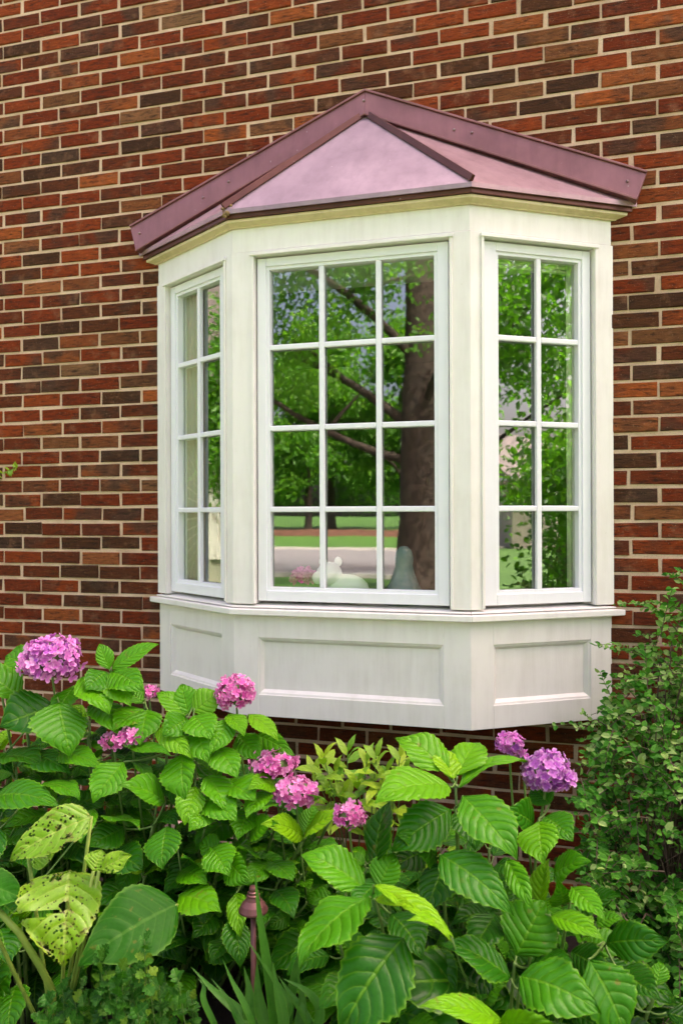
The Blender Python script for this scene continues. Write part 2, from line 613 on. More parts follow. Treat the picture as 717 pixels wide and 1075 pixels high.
# the three windows
for fc in 'LCR':
    o0, o1 = OPEN[fc]
    g0, g1 = GLS[fc]
    b = MB()
    gp = .0062
    a0, a1, c0, c1 = o0 + gp, o1 - gp, ZO0 + gp, ZO1 - gp
    for (u0, u1, z0, z1) in ((a0, g0, c0, c1), (g1, a1, c0, c1), (g0, g1, c0, ZG0), (g0, g1, ZG1, c1)):
        fblock(b, fc, u0, u1, z0, z1, -.055, -.012)
    e = .012                                            # glazing stop, a step inside the sash
    for (u0, u1, z0, z1) in ((g0, g0 + e, ZG0, ZG1), (g1 - e, g1, ZG0, ZG1), (g0 + e, g1 - e, ZG0, ZG0 + e), (g0 + e, g1 - e, ZG1 - e, ZG1)):
        fblock(b, fc, u0 - .001, u1 + .001, z0 - .001, z1 + .001, -.05, -.019)
    win = b.build('window', M['vinyl'], bay, bevel=.0018)
    b = MB()
    fblock(b, fc, o0 + .0004, o1 - .0004, ZO0 + .0004, ZO1 - .0004, -.0595, -.0565)
    # only a rim of the gasket shows round the sash: cut its middle away
    b = MB()
    for (u0, u1, z0, z1) in ((o0 + .0004, a0 + .01, ZO0, ZO1), (a1 - .01, o1 - .0004, ZO0, ZO1), (a0 + .01, a1 - .01, ZO0, c0 + .01), (a0 + .01, a1 - .01, c1 - .01, ZO1)):
        fblock(b, fc, u0, u1, z0 + .0003, z1 - .0003, -.0645, -.0556)
    b.build('gasket', M['gap'], win, origin=np.array(bay.location))
    ncol = 3 if fc == 'C' else 2
    b = MB()
    mw = .0105
    for k in range(1, ncol):
        u = g0 + (g1 - g0) * k / ncol
        fblock(b, fc, u - mw, u + mw, ZG0 + .012, ZG1 - .012, -.040, -.020)
    for k in range(1, 4):
        z = ZG0 + (ZG1 - ZG0) * k / 4
        for j in range(ncol):
            ua = g0 + (g1 - g0) * j / ncol + (mw if j else .012)
            ub = g0 + (g1 - g0) * (j + 1) / ncol - (mw if j < ncol - 1 else .012)
            fblock(b, fc, ua, ub, z - mw, z + mw, -.040, -.0205)
    b.build('muntin_grid', M['vinyl'], win, origin=np.array(bay.location), bevel=.004)
    b = MB()
    fblock(b, fc, g0 + .002, g1 - .002, ZG0 + .002, ZG1 - .002, -.046, -.042)
    b.build('glass', M['glass'], win, origin=np.array(bay.location))

# roof
ZE = 2.728
AP = np.array([0.003, -.035, 3.185])
EV = off(.052)
b_f = MB()
for fc in 'LCR':
    b_f = MB()
    fblock(b_f, fc, None, None, ZT + .028, ZE - .006, -.03, .043)
    b_f.build('copper_fascia', M['fascia'], bay, bevel=.002)
for i, fc in enumerate('LCR'):
    b = MB()
    p, q = np.array([*EV[i], ZE]), np.array([*EV[i + 1], ZE])
    if i == 0: p[1] = -.004
    if i == 2: q[1] = -.004
    ga = .0
    # drip edge folds over the fascia
    dn = np.array([0, 0, -.017])
    inn = np.array([*(NOR[fc] * -.006), 0])
    b.add([p, q, AP, p + dn, q + dn, p + dn + inn, q + dn + inn, AP + (0, .02, -.03)],
          [(0, 1, 2), (3, 4, 1, 0), (5, 6, 4, 3), (6, 5, 7), (0, 2, 7, 5, 3), (2, 1, 4, 6, 7)])
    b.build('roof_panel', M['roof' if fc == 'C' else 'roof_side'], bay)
for i in (1, 2):
    b = MB()
    p = np.array([*EV[i], ZE])
    d_ = (p - AP) / np.linalg.norm(p - AP)
    side = np.cross(d_, (0, 0, 1)); side /= np.linalg.norm(side)
    up = np.cross(side, d_)
    w, h = .0085, .024
    e0, e1 = AP + d_ * .02, p - d_ * .004
    b.hexa([e0 - side * w, e1 - side * w, e1 + side * w, e0 + side * w, e0 - side * w * .8 + up * h, e1 - side * w * .8 + up * h, e1 + side * w * .8 + up * h, e0 + side * w * .8 + up * h])
    b.build('hip_seam', M['fascia'], bay, bevel=.002)
b = MB()
s_ = np.array([*EV[1], ZE])
for k in range(9):
    c = s_ + np.array([.004 + .014 * rng.standard_normal(), -.004 + .004 * rng.standard_normal(), -.006 + .013 * rng.standard_normal()])
    rr = .004 + .007 * rng.random()
    b.lathe([(0, -rr), (rr * .8, -rr * .6), (rr, 0), (rr * .8, rr * .6), (0, rr)], c, 8)
b.build('corroded_solder', simple('verdigris_solder', (.30, .19, .06), (.12, .08, .05), 60, .8, .5), bay, smooth=True)
# stepped flashing: a folded band following the gable line on the wall
b = MB()
for sx in (-1, 1):
    zo = .012 if sx < 0 else 0
    t0, t1 = np.array([0, 3.284]), np.array([sx * 1.084, 2.820 + zo])
    b0, b1 = np.array([0, 3.193]), np.array([sx * 1.052, 2.7268])
    P = lambda q, y: (q[0] + .004, y, q[1])
    yo = -.052
    b.hexa([P(b0, yo), P(b1, yo), P(b1, .004), P(b0, .004), P(t0, yo + .012), P(t1, yo + .012), P(t1, .004), P(t0, .004)])
    # upper lip
    dt = (t1 - t0) / np.linalg.norm(t1 - t0)
    nn = np.array([-dt[1], dt[0]]) * (1 if sx > 0 else -1)
    if nn[1] < 0: nn = -nn
    u0, u1 = t0 + (0, .0005), t1 + nn * .0005
    b.hexa([P(u0, yo + .004), P(u1, yo + .004), P(u1, .006), P(u0, .006), P(u0 + (0, .009), yo + .004), P(u1 + nn * .008, yo + .004), P(u1 + nn * .008, .006), P(u0 + (0, .009), .006)])
    # lower hem
    h0, h1 = b0 - (0, .0005), b1 - nn * .0005
    b.hexa([P(h0 - (0, .010), yo - .006), P(h1 - nn * .009, yo - .006), P(h1 - nn * .009, .006), P(h0 - (0, .010), .006), P(h0, yo - .006), P(h1, yo - .006), P(h1, .006), P(h0, .006)])
b.build('wall_flashing', M['flash'], bay, bevel=.002)
rivet_m = simple('rivet_metal', (.20, .12, .13), (.34, .24, .25), 9, .4, .1, 60, .6)
for (x, z) in ((-1.03, 2.80), (-.72, 2.925), (-.60, 2.98), (.0, 3.245), (.37, 3.075), (.44, 3.055), (1.02, 2.795)):
    b = MB()
    prof = [(0, 0), (.006, 0), (.006, .002), (.004, .005), (0, .006)]
    V, F = [], []
    for r_, h_ in prof:
        for k in range(8): V.append((x + r_ * math.cos(k * math.pi / 4), -.0465 - h_, z + r_ * math.sin(k * math.pi / 4)))
    for i in range(4):
        for k in range(8): F.append((i * 8 + (k + 1) % 8, i * 8 + k, i * 8 + 8 + k, i * 8 + 8 + (k + 1) % 8))
    b.add(V, F)
    b.build('rivet', rivet_m, bay)

# inside of the bay: seat board and head board, then the room behind
q = off(-.062)
for nm, z0, z1 in (('seat_board', ZST - .012, ZST + .014), ('head_board', ZO1 - .002, ZT)):
    b = MB()
    qq = [(q[0][0] + .03, 0.2), q[1], q[2], (q[3][0] - .03, 0.2)]
    qq[0] = (HX0 + .002, .2); qq[3] = (HX1 - .002, .2)
    mid0, mid3 = (q[0][0] + .03, -.006), (q[3][0] - .03, -.006)
    pl = [qq[0], (HX0 + .002, -.006), mid0, q[1], q[2], mid3, (HX1 - .002, -.006), qq[3]]
    n = len(pl)
    b.add([(*p, z0) for p in pl] + [(*p, z1) for p in pl], [tuple(range(n - 1, -1, -1)), tuple(range(n, 2 * n))] + [(k, (k + 1) % n, n + (k + 1) % n, n + k) for k in range(n)])
    b.build(nm, M['inner_board'], bay)
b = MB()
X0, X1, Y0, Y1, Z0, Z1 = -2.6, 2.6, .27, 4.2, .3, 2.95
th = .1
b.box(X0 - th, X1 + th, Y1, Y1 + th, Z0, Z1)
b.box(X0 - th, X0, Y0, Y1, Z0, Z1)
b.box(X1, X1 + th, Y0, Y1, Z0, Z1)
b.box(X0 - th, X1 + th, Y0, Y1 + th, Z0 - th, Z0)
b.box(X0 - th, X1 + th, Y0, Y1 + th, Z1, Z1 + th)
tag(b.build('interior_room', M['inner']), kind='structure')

# ---------------------------------------------------------------- leaves: shared materials
def leaf_mat(name, stops, rough=.38, trans=.28, vein=(.16, .34, .05), nv=7.0, quilt=.8, spec=.45, vmix=.5, tmul=(1.25, 1.35, .6)):
    """stops: colour by per-leaf tone; uv: u across (0..1), v along; veins are raised lines in the leaf itself"""
    m, t, p, o = mat(name)
    a = nd(t, 'Attribute', attribute_name='tone')
    sp = t.nodes.new('ShaderNodeSeparateXYZ')
    t.links.new(a.outputs['Vector'], sp.inputs[0])
    c = ramp(t, sp.outputs[0], stops)
    uvn = t.nodes.new('ShaderNodeUVMap')
    su = t.nodes.new('ShaderNodeSeparateXYZ')
    t.links.new(uvn.outputs[0], su.inputs[0])
    au = mth(t, 'ABSOLUTE', mth(t, 'MULTIPLY_ADD', su.outputs[0], 2.0, -1.0))
    wob = mth(t, 'MULTIPLY', mth(t, 'SUBTRACT', noise(t, 30, 2), .5), .35)
    nvv = mth(t, 'MULTIPLY', mth(t, 'MULTIPLY_ADD', sp.outputs[1], .45, .78), nv)
    ph = mth(t, 'ADD', mth(t, 'MULTIPLY', mth(t, 'SUBTRACT', su.outputs[1], mth(t, 'MULTIPLY', mth(t, 'POWER', au, 1.25), .27)), nvv), wob)
    tri = mth(t, 'ABSOLUTE', mth(t, 'SUBTRACT', mth(t, 'FRACT', ph), .5))          # .5 on a vein, 0 midway
    lat = ramp(t, tri, [(.405, (0, 0, 0)), (.475, (1, 1, 1))])
    mid = ramp(t, au, [(.030, (1, 1, 1)), (.065, (0, 0, 0))])
    vm = mth(t, 'MAXIMUM', mth(t, 'MULTIPLY', lat, .55), mid)
    net = noise(t, 150, 3, .6)
    c = mixc(t, ramp(t, net, [(.35, (.35, .35, .35)), (.6, (0, 0, 0))]), c, mixc(t, 1.0, c, (.55, .6, .5), 'MULTIPLY'))
    blotch = ramp(t, noise(t, 14, 4, .6), [(.55, (0, 0, 0)), (.75, (.35, .35, .35))])
    c = mixc(t, blotch, c, mixc(t, 1.0, c, (1.5, 1.25, .7), 'MULTIPLY'))
    spot = mth(t, 'MULTIPLY', ramp(t, noise(t, 48, 2, .5), [(.66, (0, 0, 0)), (.72, (1, 1, 1))]), ramp(t, sp.outputs[2], [(.55, (0, 0, 0)), (.9, (.7, .7, .7))]))
    c = mixc(t, spot, c, (.14, .13, .02))
    c = mixc(t, mth(t, 'MULTIPLY', vm, vmix), c, vein)
    edge = ramp(t, au, [(.90, (0, 0, 0)), (1.0, (.5, .5, .5))])
    c = mixc(t, edge, c, vein)
    t.links.new(c, p.inputs['Base Color'])
    p.inputs['Roughness'].default_value = rough
    p.inputs['Specular IOR Level'].default_value = spec
    pil = mth(t, 'SUBTRACT', 1.0, mth(t, 'POWER', mth(t, 'MULTIPLY', tri, 2.0), 2.5))
    pil = mth(t, 'ADD', pil, mth(t, 'MULTIPLY', net, .25))
    pil = mth(t, 'SUBTRACT', pil, mth(t, 'MULTIPLY', mid, .7))
    bn = bump(t, pil, quilt, .004)
    t.links.new(bn, p.inputs['Normal'])
    tl = nd(t, 'BsdfTranslucent')
    tc = mixc(t, 1.0, c, tmul, 'MULTIPLY')
    t.links.new(tc, tl.inputs['Color'])
    mx = nd(t, 'MixShader')
    mx.inputs[0].default_value = trans
    t.links.new(p.outputs[0], mx.inputs[1])
    t.links.new(tl.outputs[0], mx.inputs[2])
    t.links.new(mx.outputs[0], o.inputs['Surface'])
    return m


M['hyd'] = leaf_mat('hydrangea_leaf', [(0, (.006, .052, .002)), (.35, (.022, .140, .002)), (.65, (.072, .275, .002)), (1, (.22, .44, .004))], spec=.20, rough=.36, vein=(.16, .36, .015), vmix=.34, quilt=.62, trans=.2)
M['smooth_leaf'] = leaf_mat('broad_smooth_leaf', [(0, (.008, .072, .002)), (1, (.030, .165, .003))], nv=9, quilt=.2, spec=.14, rough=.5, vmix=.2)
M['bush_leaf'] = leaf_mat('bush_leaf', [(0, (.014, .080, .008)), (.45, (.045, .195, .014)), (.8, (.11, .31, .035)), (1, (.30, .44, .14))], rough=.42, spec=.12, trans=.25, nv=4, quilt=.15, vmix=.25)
M['yel_leaf'] = leaf_mat('yellow_green_leaf', [(0, (.14, .36, .012)), (1, (.42, .58, .03))], nv=5, quilt=.3, trans=.35)
M['ground_leaf'] = leaf_mat('lobed_leaf', [(0, (.012, .075, .006)), (.6, (.035, .155, .010)), (1, (.17, .28, .02))], nv=4, quilt=.3, vmix=.3, spec=.2, rough=.5)
M['strap'] = leaf_mat('strap_leaf', [(0, (.010, .075, .003)), (1, (.040, .20, .008))], nv=0.0, quilt=.1, trans=.2, vmix=.3, rough=.42, spec=.25)
M['tree_leaf'] = leaf_mat('tree_leaf', [(0, (.035, .12, .010)), (.6, (.08, .23, .016)), (1, (.17, .36, .03))], nv=4, quilt=.1, trans=.5, rough=.5, tmul=(1.7, 1.8, .6))
M['stem'] = simple('green_stem', (.075, .16, .025), (.13, .22, .05), 20, .5)
M['stem_brown'] = simple('woody_stem', (.065, .045, .03), (.12, .08, .05), 20, .8)
M['bark'] = simple('tree_bark', (.014, .009, .007), (.055, .038, .028), 9, .95, 1.0, 16)
M['iron'] = simple('black_iron', (.012, .012, .013), (.03, .03, .03), 9, .5)


def petal_mat(name, stops, edge, core):
    m, t, p, o = mat(name)
    a = nd(t, 'Attribute', attribute_name='tone')
    sp = t.nodes.new('ShaderNodeSeparateXYZ')
    t.links.new(a.outputs['Vector'], sp.inputs[0])
    c = ramp(t, sp.outputs[0], stops)
    c = mixc(t, ramp(t, sp.outputs[1], [(.55, (0, 0, 0)), (1.0, (.75, .75, .75))]), c, edge)
    c = mixc(t, ramp(t, sp.outputs[1], [(0.0, (.8, .8, .8)), (.25, (0, 0, 0))]), c, core)
    t.links.new(c, p.inputs['Base Color'])
    p.inputs['Roughness'].default_value = .6
    p.inputs['Specular IOR Level'].default_value = .3
    tl = nd(t, 'BsdfTranslucent')
    t.links.new(c, tl.inputs['Color'])
    mx = nd(t, 'MixShader')
    mx.inputs[0].default_value = .3
    t.links.new(p.outputs[0], mx.inputs[1])
    t.links.new(tl.outputs[0], mx.inputs[2])
    t.links.new(mx.outputs[0], o.inputs['Surface'])
    return m


M['petal_lilac'] = petal_mat('lilac_pink_petal', [(0, (.30, .07, .42)), (.45, (.56, .11, .52)), (.8, (.70, .21, .60)), (1, (.78, .38, .70))], (.80, .45, .74), (.42, .12, .40))
M['petal_pink'] = petal_mat('pink_petal', [(0, (.48, .05, .30)), (.5, (.70, .13, .46)), (1, (.80, .33, .62))], (.84, .48, .72), (.50, .07, .32))
M['petal_purple'] = petal_mat('purple_petal', [(0, (.22, .045, .34)), (.5, (.40, .085, .46)), (1, (.58, .20, .58))], (.72, .45, .70), (.25, .05, .28))


# ---------------------------------------------------------------- leaf geometry
def unit(v):
    v = np.asarray(v, float)
    return v / (np.linalg.norm(v) + 1e-12)


def leaf(b, base, tip, width, nref, tone, fold=.18, arch=.10, nu=6, nv=16, serr=.05, shape=(.85, .9), ruffle=.02, droop_tip=.06, holes=None, mi=0):
    """one ovate leaf from its base to its tip; nref: which way its upper side looks"""
    base, tip = np.asarray(base, float), np.asarray(tip, float)
    ax = tip - base
    ln = np.linalg.norm(ax)
    ax = ax / ln
    n = unit(np.asarray(nref, float) - ax * np.dot(nref, ax))
    s = np.cross(ax, n)
    v = np.linspace(0, 1, nv + 1)
    u = np.linspace(-1, 1, nu + 1)
    shape = (shape[0] * rng.uniform(.84, 1.12), shape[1] * rng.uniform(.88, 1.15))
    ruffle = ruffle * rng.uniform(.6, 3.2)
    bend = rng.normal(0, .05) * ln
    tone = (tone[0], rng.random(), rng.random())
    prof = np.sin(np.pi * v ** shape[0]) ** shape[1]
    prof = prof * (1 - .25 * np.clip((v - .75) / .25, 0, 1)) + .012
    prof[0] *= .6
    zig = 1 + serr * np.where(np.arange(nv + 1) % 2 == 0, 1, -1)
    zig[-1] = 1
    U, V = np.meshgrid(u, v)
    W = (prof * width / 2)[:, None]
    edge = np.abs(U) > .99
    zig = 1 + (zig - 1) * rng.uniform(.5, 1.6, nv + 1)
    lat = U * W * np.where(edge, zig[:, None], 1) * (1 + .10 * rng.standard_normal() * np.sign(U)) + bend * V ** 2
    ph = rng.random() * 6.28
    wave = np.sin(V * 11 + ph + U * 1.5) * ruffle * width * np.abs(U) ** 1.5 * np.sign(np.sin(ph) + U)
    q = .012 * width * np.cos(2 * np.pi * 7 * (V - .27 * np.abs(U) ** 1.25)) * (1 - np.abs(U) ** 3)
    along = V * ln - .0 + np.where(edge, .01 * ln * zig[:, None], 0)
    hgt = arch * ln * 4 * V * (1 - V) + fold * np.abs(U * W) * 1.0 - droop_tip * ln * np.clip((V - .8) / .2, 0, 1) ** 2 + wave - q - .22 * np.abs(U) ** 3 * W * fold * 3
    P = base + along[..., None] * ax + lat[..., None] * s + hgt[..., None] * n
    UV = np.stack([(U + 1) / 2, V], -1).reshape(-1, 2)
    F = []
    for j in range(nv):
        for i in range(nu):
            if holes and holes(u[i] + 1 / nu, v[j] + .5 / nv): continue
            k = j * (nu + 1) + i
            F.append((k, k + 1, k + nu + 2, k + nu + 1))
    b.add(P.reshape(-1, 3), F, mi, UV, tone)


def bez(p0, p1, p2, n=8):
    t = np.linspace(0, 1, n)[:, None]
    return list((1 - t) ** 2 * np.asarray(p0) + 2 * t * (1 - t) * np.asarray(p1) + t ** 2 * np.asarray(p2))


def small_leaf(b, base, ax, n, ln, w, tone):
    """six-sided little leaf with a fold"""
    ax = unit(ax)
    n = unit(n - ax * np.dot(n, ax))
    s = np.cross(ax, n)
    up = n * w * .22
    P = [base, base + ax * ln * .3 + s * w * .46 + up, base + ax * ln * .68 + s * w * .42 + up, base + ax * ln, base + ax * ln * .68 - s * w * .42 + up, base + ax * ln * .3 - s * w * .46 + up, base + ax * ln * .5 - n * .0]
    UV = [(.5, 0), (1, .3), (1, .68), (.5, 1), (0, .68), (0, .3), (.5, .5)]
    b.add(P, [(0, 1, 6), (1, 2, 6), (2, 3, 6), (3, 4, 6), (4, 5, 6), (5, 0, 6)], 0, UV, tone)


TOCAM = lambda p: unit(CAM - p)
UP = np.array([0, 0, 1.])


def flower(parent, px, py, depth, rx, ry, nfl, key, fs=.024, stem_to=None, stem_b=None, half=None):
    """mophead: florets of four petals on a dome"""
    c = at(px, py, depth)
    s = depth / FPX
    ax, az = rx * s, ry * s
    b = MB()
    pts = []
    k = 0
    ga = math.pi * (3 - math.sqrt(5))
    for i in range(nfl):
        z = 1 - 1.6 * (i + .5) / nfl
        r_ = math.sqrt(max(0, 1 - z * z))
        th = i * ga
        d = np.array([r_ * math.cos(th), r_ * math.sin(th), z])
        d = unit(d + .16 * rng.standard_normal(3))
        if half is not None and np.dot(d, half) < -.35: continue
        rr = 1 + .12 * rng.standard_normal()
        p = c + d * np.array([ax, ax, az]) * rr - d * fs * .25
        n = unit(d + .35 * rng.standard_normal(3))
        a1 = unit(np.cross(n, rng.standard_normal(3)))
        a2 = np.cross(n, a1)
        tone = min(1, max(0, rng.normal(.45 + .3 * d[2], .28)))
        size = fs * (.5 + .14 * rng.random())
        for q in range(4):
            an = q * math.pi / 2 + .15 * rng.standard_normal()
            dr = math.cos(an) * a1 + math.sin(an) * a2
            sd = -math.sin(an) * a1 + math.cos(an) * a2
            cup = .15 + .3 * rng.random()
            L, w = size * (.9 + .2 * rng.random()), size * .95
            lift = n * size * (.04 * (q % 2))
            P = [p + lift, p + lift + dr * L * .45 + sd * w * .46 + n * L * cup * .45, p + lift + dr * L * .95 + sd * w * .36 + n * L * cup, p + lift + dr * L * 1.08 + n * L * cup * .9, p + lift + dr * L * .95 - sd * w * .36 + n * L * cup, p + lift + dr * L * .45 - sd * w * .42 + n * L * cup * .45, p + lift + dr * L * .6 + n * L * cup * .25]
            A = [(tone, 0, 0)] + [(tone, .6, 0), (tone, 1, 0), (tone, 1, 0), (tone, 1, 0), (tone, .6, 0), (tone, .4, 0)]
            b.add(P, [(0, 1, 6), (1, 2, 6), (2, 3, 6), (3, 4, 6), (4, 5, 6), (5, 0, 6)], 0, None, A)
    # the green core that carries the florets
    o = b.build('flower_head', M[key], parent)
    if stem_b is not None:
        core = [(0, -az * .75), (ax * .55, -az * .5), (ax * .72, 0), (ax * .55, az * .5), (0, az * .75)]
        stem_b.lathe(core, c, 9)
        e = stem_to if stem_to is not None else c + np.array([.02, .05, -.35])
        stem_b.tube(bez(c, c * .6 + e * .4 - UP * .05, e, 6), [.0035] * 6, 5)
    return o, c


def petiole(sb, hub, base, r=.0022):
    mid = (hub + base) / 2 - UP * .012
    sb.tube(bez(hub, mid, base, 5), [r * 1.3, r * 1.2, r * 1.1, r, r], 5)


def cane(sb, tip, root, r=.0045):
    midp = np.array([root[0] * .55 + tip[0] * .45, root[1] * .55 + tip[1] * .45, (root[2] + tip[2]) * .58])
    sb.tube(bez(root, midp, tip, 8), np.linspace(r * 1.6, r * .8, 8), 6)


def shoot(fb, sb, tip, root, size, npairs=4, tone=.5, az0=None, spread=.2, light=(0, -.45, 1.0), first=.42):
    """one hydrangea shoot: a cane with opposite pairs of leaves, each pair turned a quarter against the next"""
    cane(sb, tip, root)
    a0 = rng.random() * math.pi if az0 is None else az0
    down = unit(root - tip)
    for k in range(npairs):
        node = tip + down * (.0 + .045 * k + .012 * k * k)
        sz = size * min(1.0, first + .28 * k) * (.88 + .24 * rng.random())
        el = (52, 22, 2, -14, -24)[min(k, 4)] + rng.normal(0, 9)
        for h in (0, 1):
            az = a0 + k * math.pi / 2 + h * math.pi + rng.normal(0, spread)
            dh = np.array([math.cos(az), math.sin(az), 0])
            d = dh * math.cos(R(el)) + UP * math.sin(R(el))
            bs = node + d * (.015 + .022 * min(k, 2))
            e2 = R(el - 22)
            d2 = dh * math.cos(e2) + UP * math.sin(e2)
            tp = bs + d2 * sz
            if tp[1] > -.03: tp[1] = -.03
            if -1.0 < tp[0] < 1.0 and tp[2] > .72 and tp[1] > -.40:
                tp[1] = -.42
                if bs[1] > -.42: continue
            nr = np.asarray(light) + .25 * rng.standard_normal(3)
            petiole(sb, node, bs)
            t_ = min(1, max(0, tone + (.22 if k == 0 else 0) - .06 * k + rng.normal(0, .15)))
            leaf(fb, bs, tp, sz * (.60 + .12 * rng.random()), nr, (t_, 0, 0), fold=.1 + .25 * rng.random(), arch=.05 + .1 * rng.random(), droop_tip=.05 + .1 * rng.random())


def heroes(fb, sb, rows, hubs):
    """rows: base px, base depth, tip px, tip depth, width in photo pixels, tone, fold, arch [, normal hint]"""
    for row in rows:
        bx, by, bd, tx, ty, td, w, tone, fold, arch = row[:10]
        p, q = at(bx, by, bd), at(tx, ty, td)
        nr = TOCAM(p) * .75 + UP * .75 + .32 * rng.standard_normal(3)
        w *= 1.10
        if len(row) > 10: nr = nr + np.asarray(row[10])
        leaf(fb, p, q, w * (bd + td) / 2 / FPX, nr, (min(1, max(0, tone + rng.normal(0, .05))), 0, 0), fold, arch, nu=8, nv=22, serr=.045)
        h = min(hubs, key=lambda k: np.linalg.norm(k - p))
        petiole(sb, h, p, .0026)


def dep(x, y, d0, d1, y0=690, y1=1075):
    return d0 + (d1 - d0) * (y - y0) / (y1 - y0)


# ---------------------------------------------------------------- left hydrangea
def build_left():
    root_px = np.array([-1.05, -.62, .02])
    t = empty('hydrangea_shrub', tuple(root_px), 'wide hydrangea with many pink mopheads below the left half of the bay', 'hydrangea', 'hydrangea shrubs in the bed')
    fb, sb = MB(), MB()
    D = lambda x, y: dep(x, y, 2.62, 2.12)
    hubs_px = [(60, 728), (117, 706), (152, 735), (28, 765), (92, 770), (205, 735), (238, 765), (175, 790), (205, 800), (95, 862), (160, 868), (215, 870), (30, 835), (255, 925), (232, 905), (185, 880), (318, 882), (300, 840), (280, 815), (190, 960), (352, 852), (0, 720), (270, 985)]
    hubs = [at(x, y, D(x, y) + .03) for x, y in hubs_px]
    for h in hubs:
        g = np.array([h[0] * .75 + root_px[0] * .25, min(-.3, h[1] * .7 + root_px[1] * .3 + .1), .0])
        cane(sb, h, g)
    rows = []

    def H(bx, by, tx, ty, w, tone=.5, fold=.2, arch=.06, dd=-.10, off=0., hint=None):
        d = D((bx + tx) / 2, (by + ty) / 2) + off
        r = [bx, by, d, tx, ty, d + dd, w, tone, fold, arch]
        if hint is not None: r.append(hint)
        rows.append(r)
    H(62, 738, 68, 793, 52, .55)
    H(58, 742, 2, 765, 50, .25, off=.04); H(22, 735, -25, 700, 40, .5, dd=.02); H(35, 700, 5, 688, 30, .55, dd=.05, off=.08)
    H(85, 712, 118, 745, 40, .65); H(100, 735, 128, 770, 38, .62, off=.05); H(78, 720, 62, 752, 30, .5, off=.06)
    H(117, 703, 167, 679, 20, .75, .3, .08, dd=.03); H(115, 703, 103, 676, 17, .6, .3, dd=.04); H(118, 706, 152, 722, 32, .6); H(112, 706, 88, 722, 28, .5); H(121, 712, 133, 742, 28, .68)
    H(152, 745, 118, 765, 30, .6, off=.04); H(155, 745, 148, 782, 32, .55, off=.03); H(150, 738, 128, 722, 26, .6, dd=.05)
    H(195, 752, 168, 724, 26, .6, dd=.05); H(198, 750, 190, 718, 26, .62, dd=.06); H(203, 748, 232, 728, 30, .66, dd=.03); H(203, 752, 222, 775, 34, .6); H(196, 755, 172, 772, 30, .58)
    H(165, 765, 203, 792, 22, .66, .25); H(206, 765, 218, 800, 34, .62); H(240, 750, 255, 772, 20, .6); H(262, 750, 292, 776, 21, .7, .25); H(240, 755, 224, 790, 26, .6)
    H(270, 772, 310, 788, 22, .6, off=.05); H(250, 772, 272, 800, 26, .55, off=.04); H(228, 785, 248, 815, 30, .62)
    H(-8, 838, 62, 842, 36, .52, .22, .10); H(48, 822, 84, 838, 32, .48); H(0, 795, 45, 800, 34, .35, off=.07); H(30, 790, 72, 812, 32, .3, off=.06)
    H(130, 800, 97, 842, 37, .62, .35, .03); H(173, 843, 127, 822, 32, .58, .3, .10); H(60, 790, 108, 803, 26, .5, off=.04); H(192, 792, 193, 838, 36, .66); H(136, 785, 176, 792, 18, .55)
    H(140, 800, 160, 820, 20, .62, off=.05); H(232, 820, 205, 800, 26, .6, dd=.05); H(235, 822, 268, 838, 32, .62); H(218, 815, 240, 852, 32, .6); H(205, 826, 196, 866, 28, .68, .3); H(212, 838, 250, 858, 36, .66); H(222, 845, 200, 872, 24, .6)
    H(110, 860, 150, 868, 34, .5, off=.03); H(130, 870, 95, 890, 30, .45, off=.05); H(98, 850, 80, 884, 26, .62); H(120, 895, 148, 912, 34, .25, off=.06)
    H(175, 868, 170, 912, 38, .52); H(210, 918, 190, 898, 26, .4, off=.04); H(190, 915, 218, 925, 30, .55, off=.04); H(232, 895, 208, 888, 24, .55, dd=.02); H(236, 898, 262, 928, 30, .6); H(222, 890, 240, 918, 34, .62)
    H(188, 940, 234, 952, 38, .66, .2, .05); H(248, 938, 256, 982, 22, .72, .3); H(246, 962, 250, 1016, 28, .35); H(262, 878, 290, 862, 26, .6); H(282, 905, 262, 930, 24, .55, off=.04); H(285, 905, 305, 925, 28, .5, off=.04)
    H(318, 880, 277, 862, 27, .92, .3, .1); H(319, 880, 356, 858, 30, .9, .3, .1); H(320, 875, 330, 846, 24, .6, dd=.05, off=.03); H(300, 845, 276, 850, 22, .6); H(306, 845, 340, 838, 20, .7); H(290, 822, 262, 828, 24, .6); H(280, 830, 258, 858, 28, .6); H(262, 850, 250, 880, 28, .55, off=.03)
    H(0, 870, -20, 920, 40, .3); H(10, 880, 45, 880, 34, .3, off=.08); H(0, 975, 8, 1015, 34, .2, off=.05); H(240, 985, 222, 1010, 24, .22, off=.05); H(292, 950, 272, 975, 24, .3, off=.06); H(290, 935, 312, 960, 30, .35, off=.05)
    H(150, 905, 178, 880, 26, .4, off=.06); H(276, 905, 250, 890, 24, .5, off=.06); H(195, 985, 170, 1000, 28, .2, off=.12); H(225, 960, 205, 985, 26, .22, off=.12)
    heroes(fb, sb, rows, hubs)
    # the rest of the shrub, behind and below the leaves that show
    for i in range(150):
        x = rng.uniform(-40, 390) if i < 130 else rng.uniform(-210, -30)
        top = np.interp(x, [-40, 60, 130, 210, 270, 330, 400], [735, 735, 735, 765, 805, 880, 900])
        y = top + rng.uniform(0, 1) ** .8 * (985 - top)
        p = at(x, y, D(x, y) + rng.uniform(.06, .34))
        g = np.array([p[0] * .8 + root_px[0] * .2, min(-.25, p[1] + .12), 0])
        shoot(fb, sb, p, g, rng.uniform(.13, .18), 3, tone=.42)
    fb.build('foliage', M['hyd'], t, smooth=True)
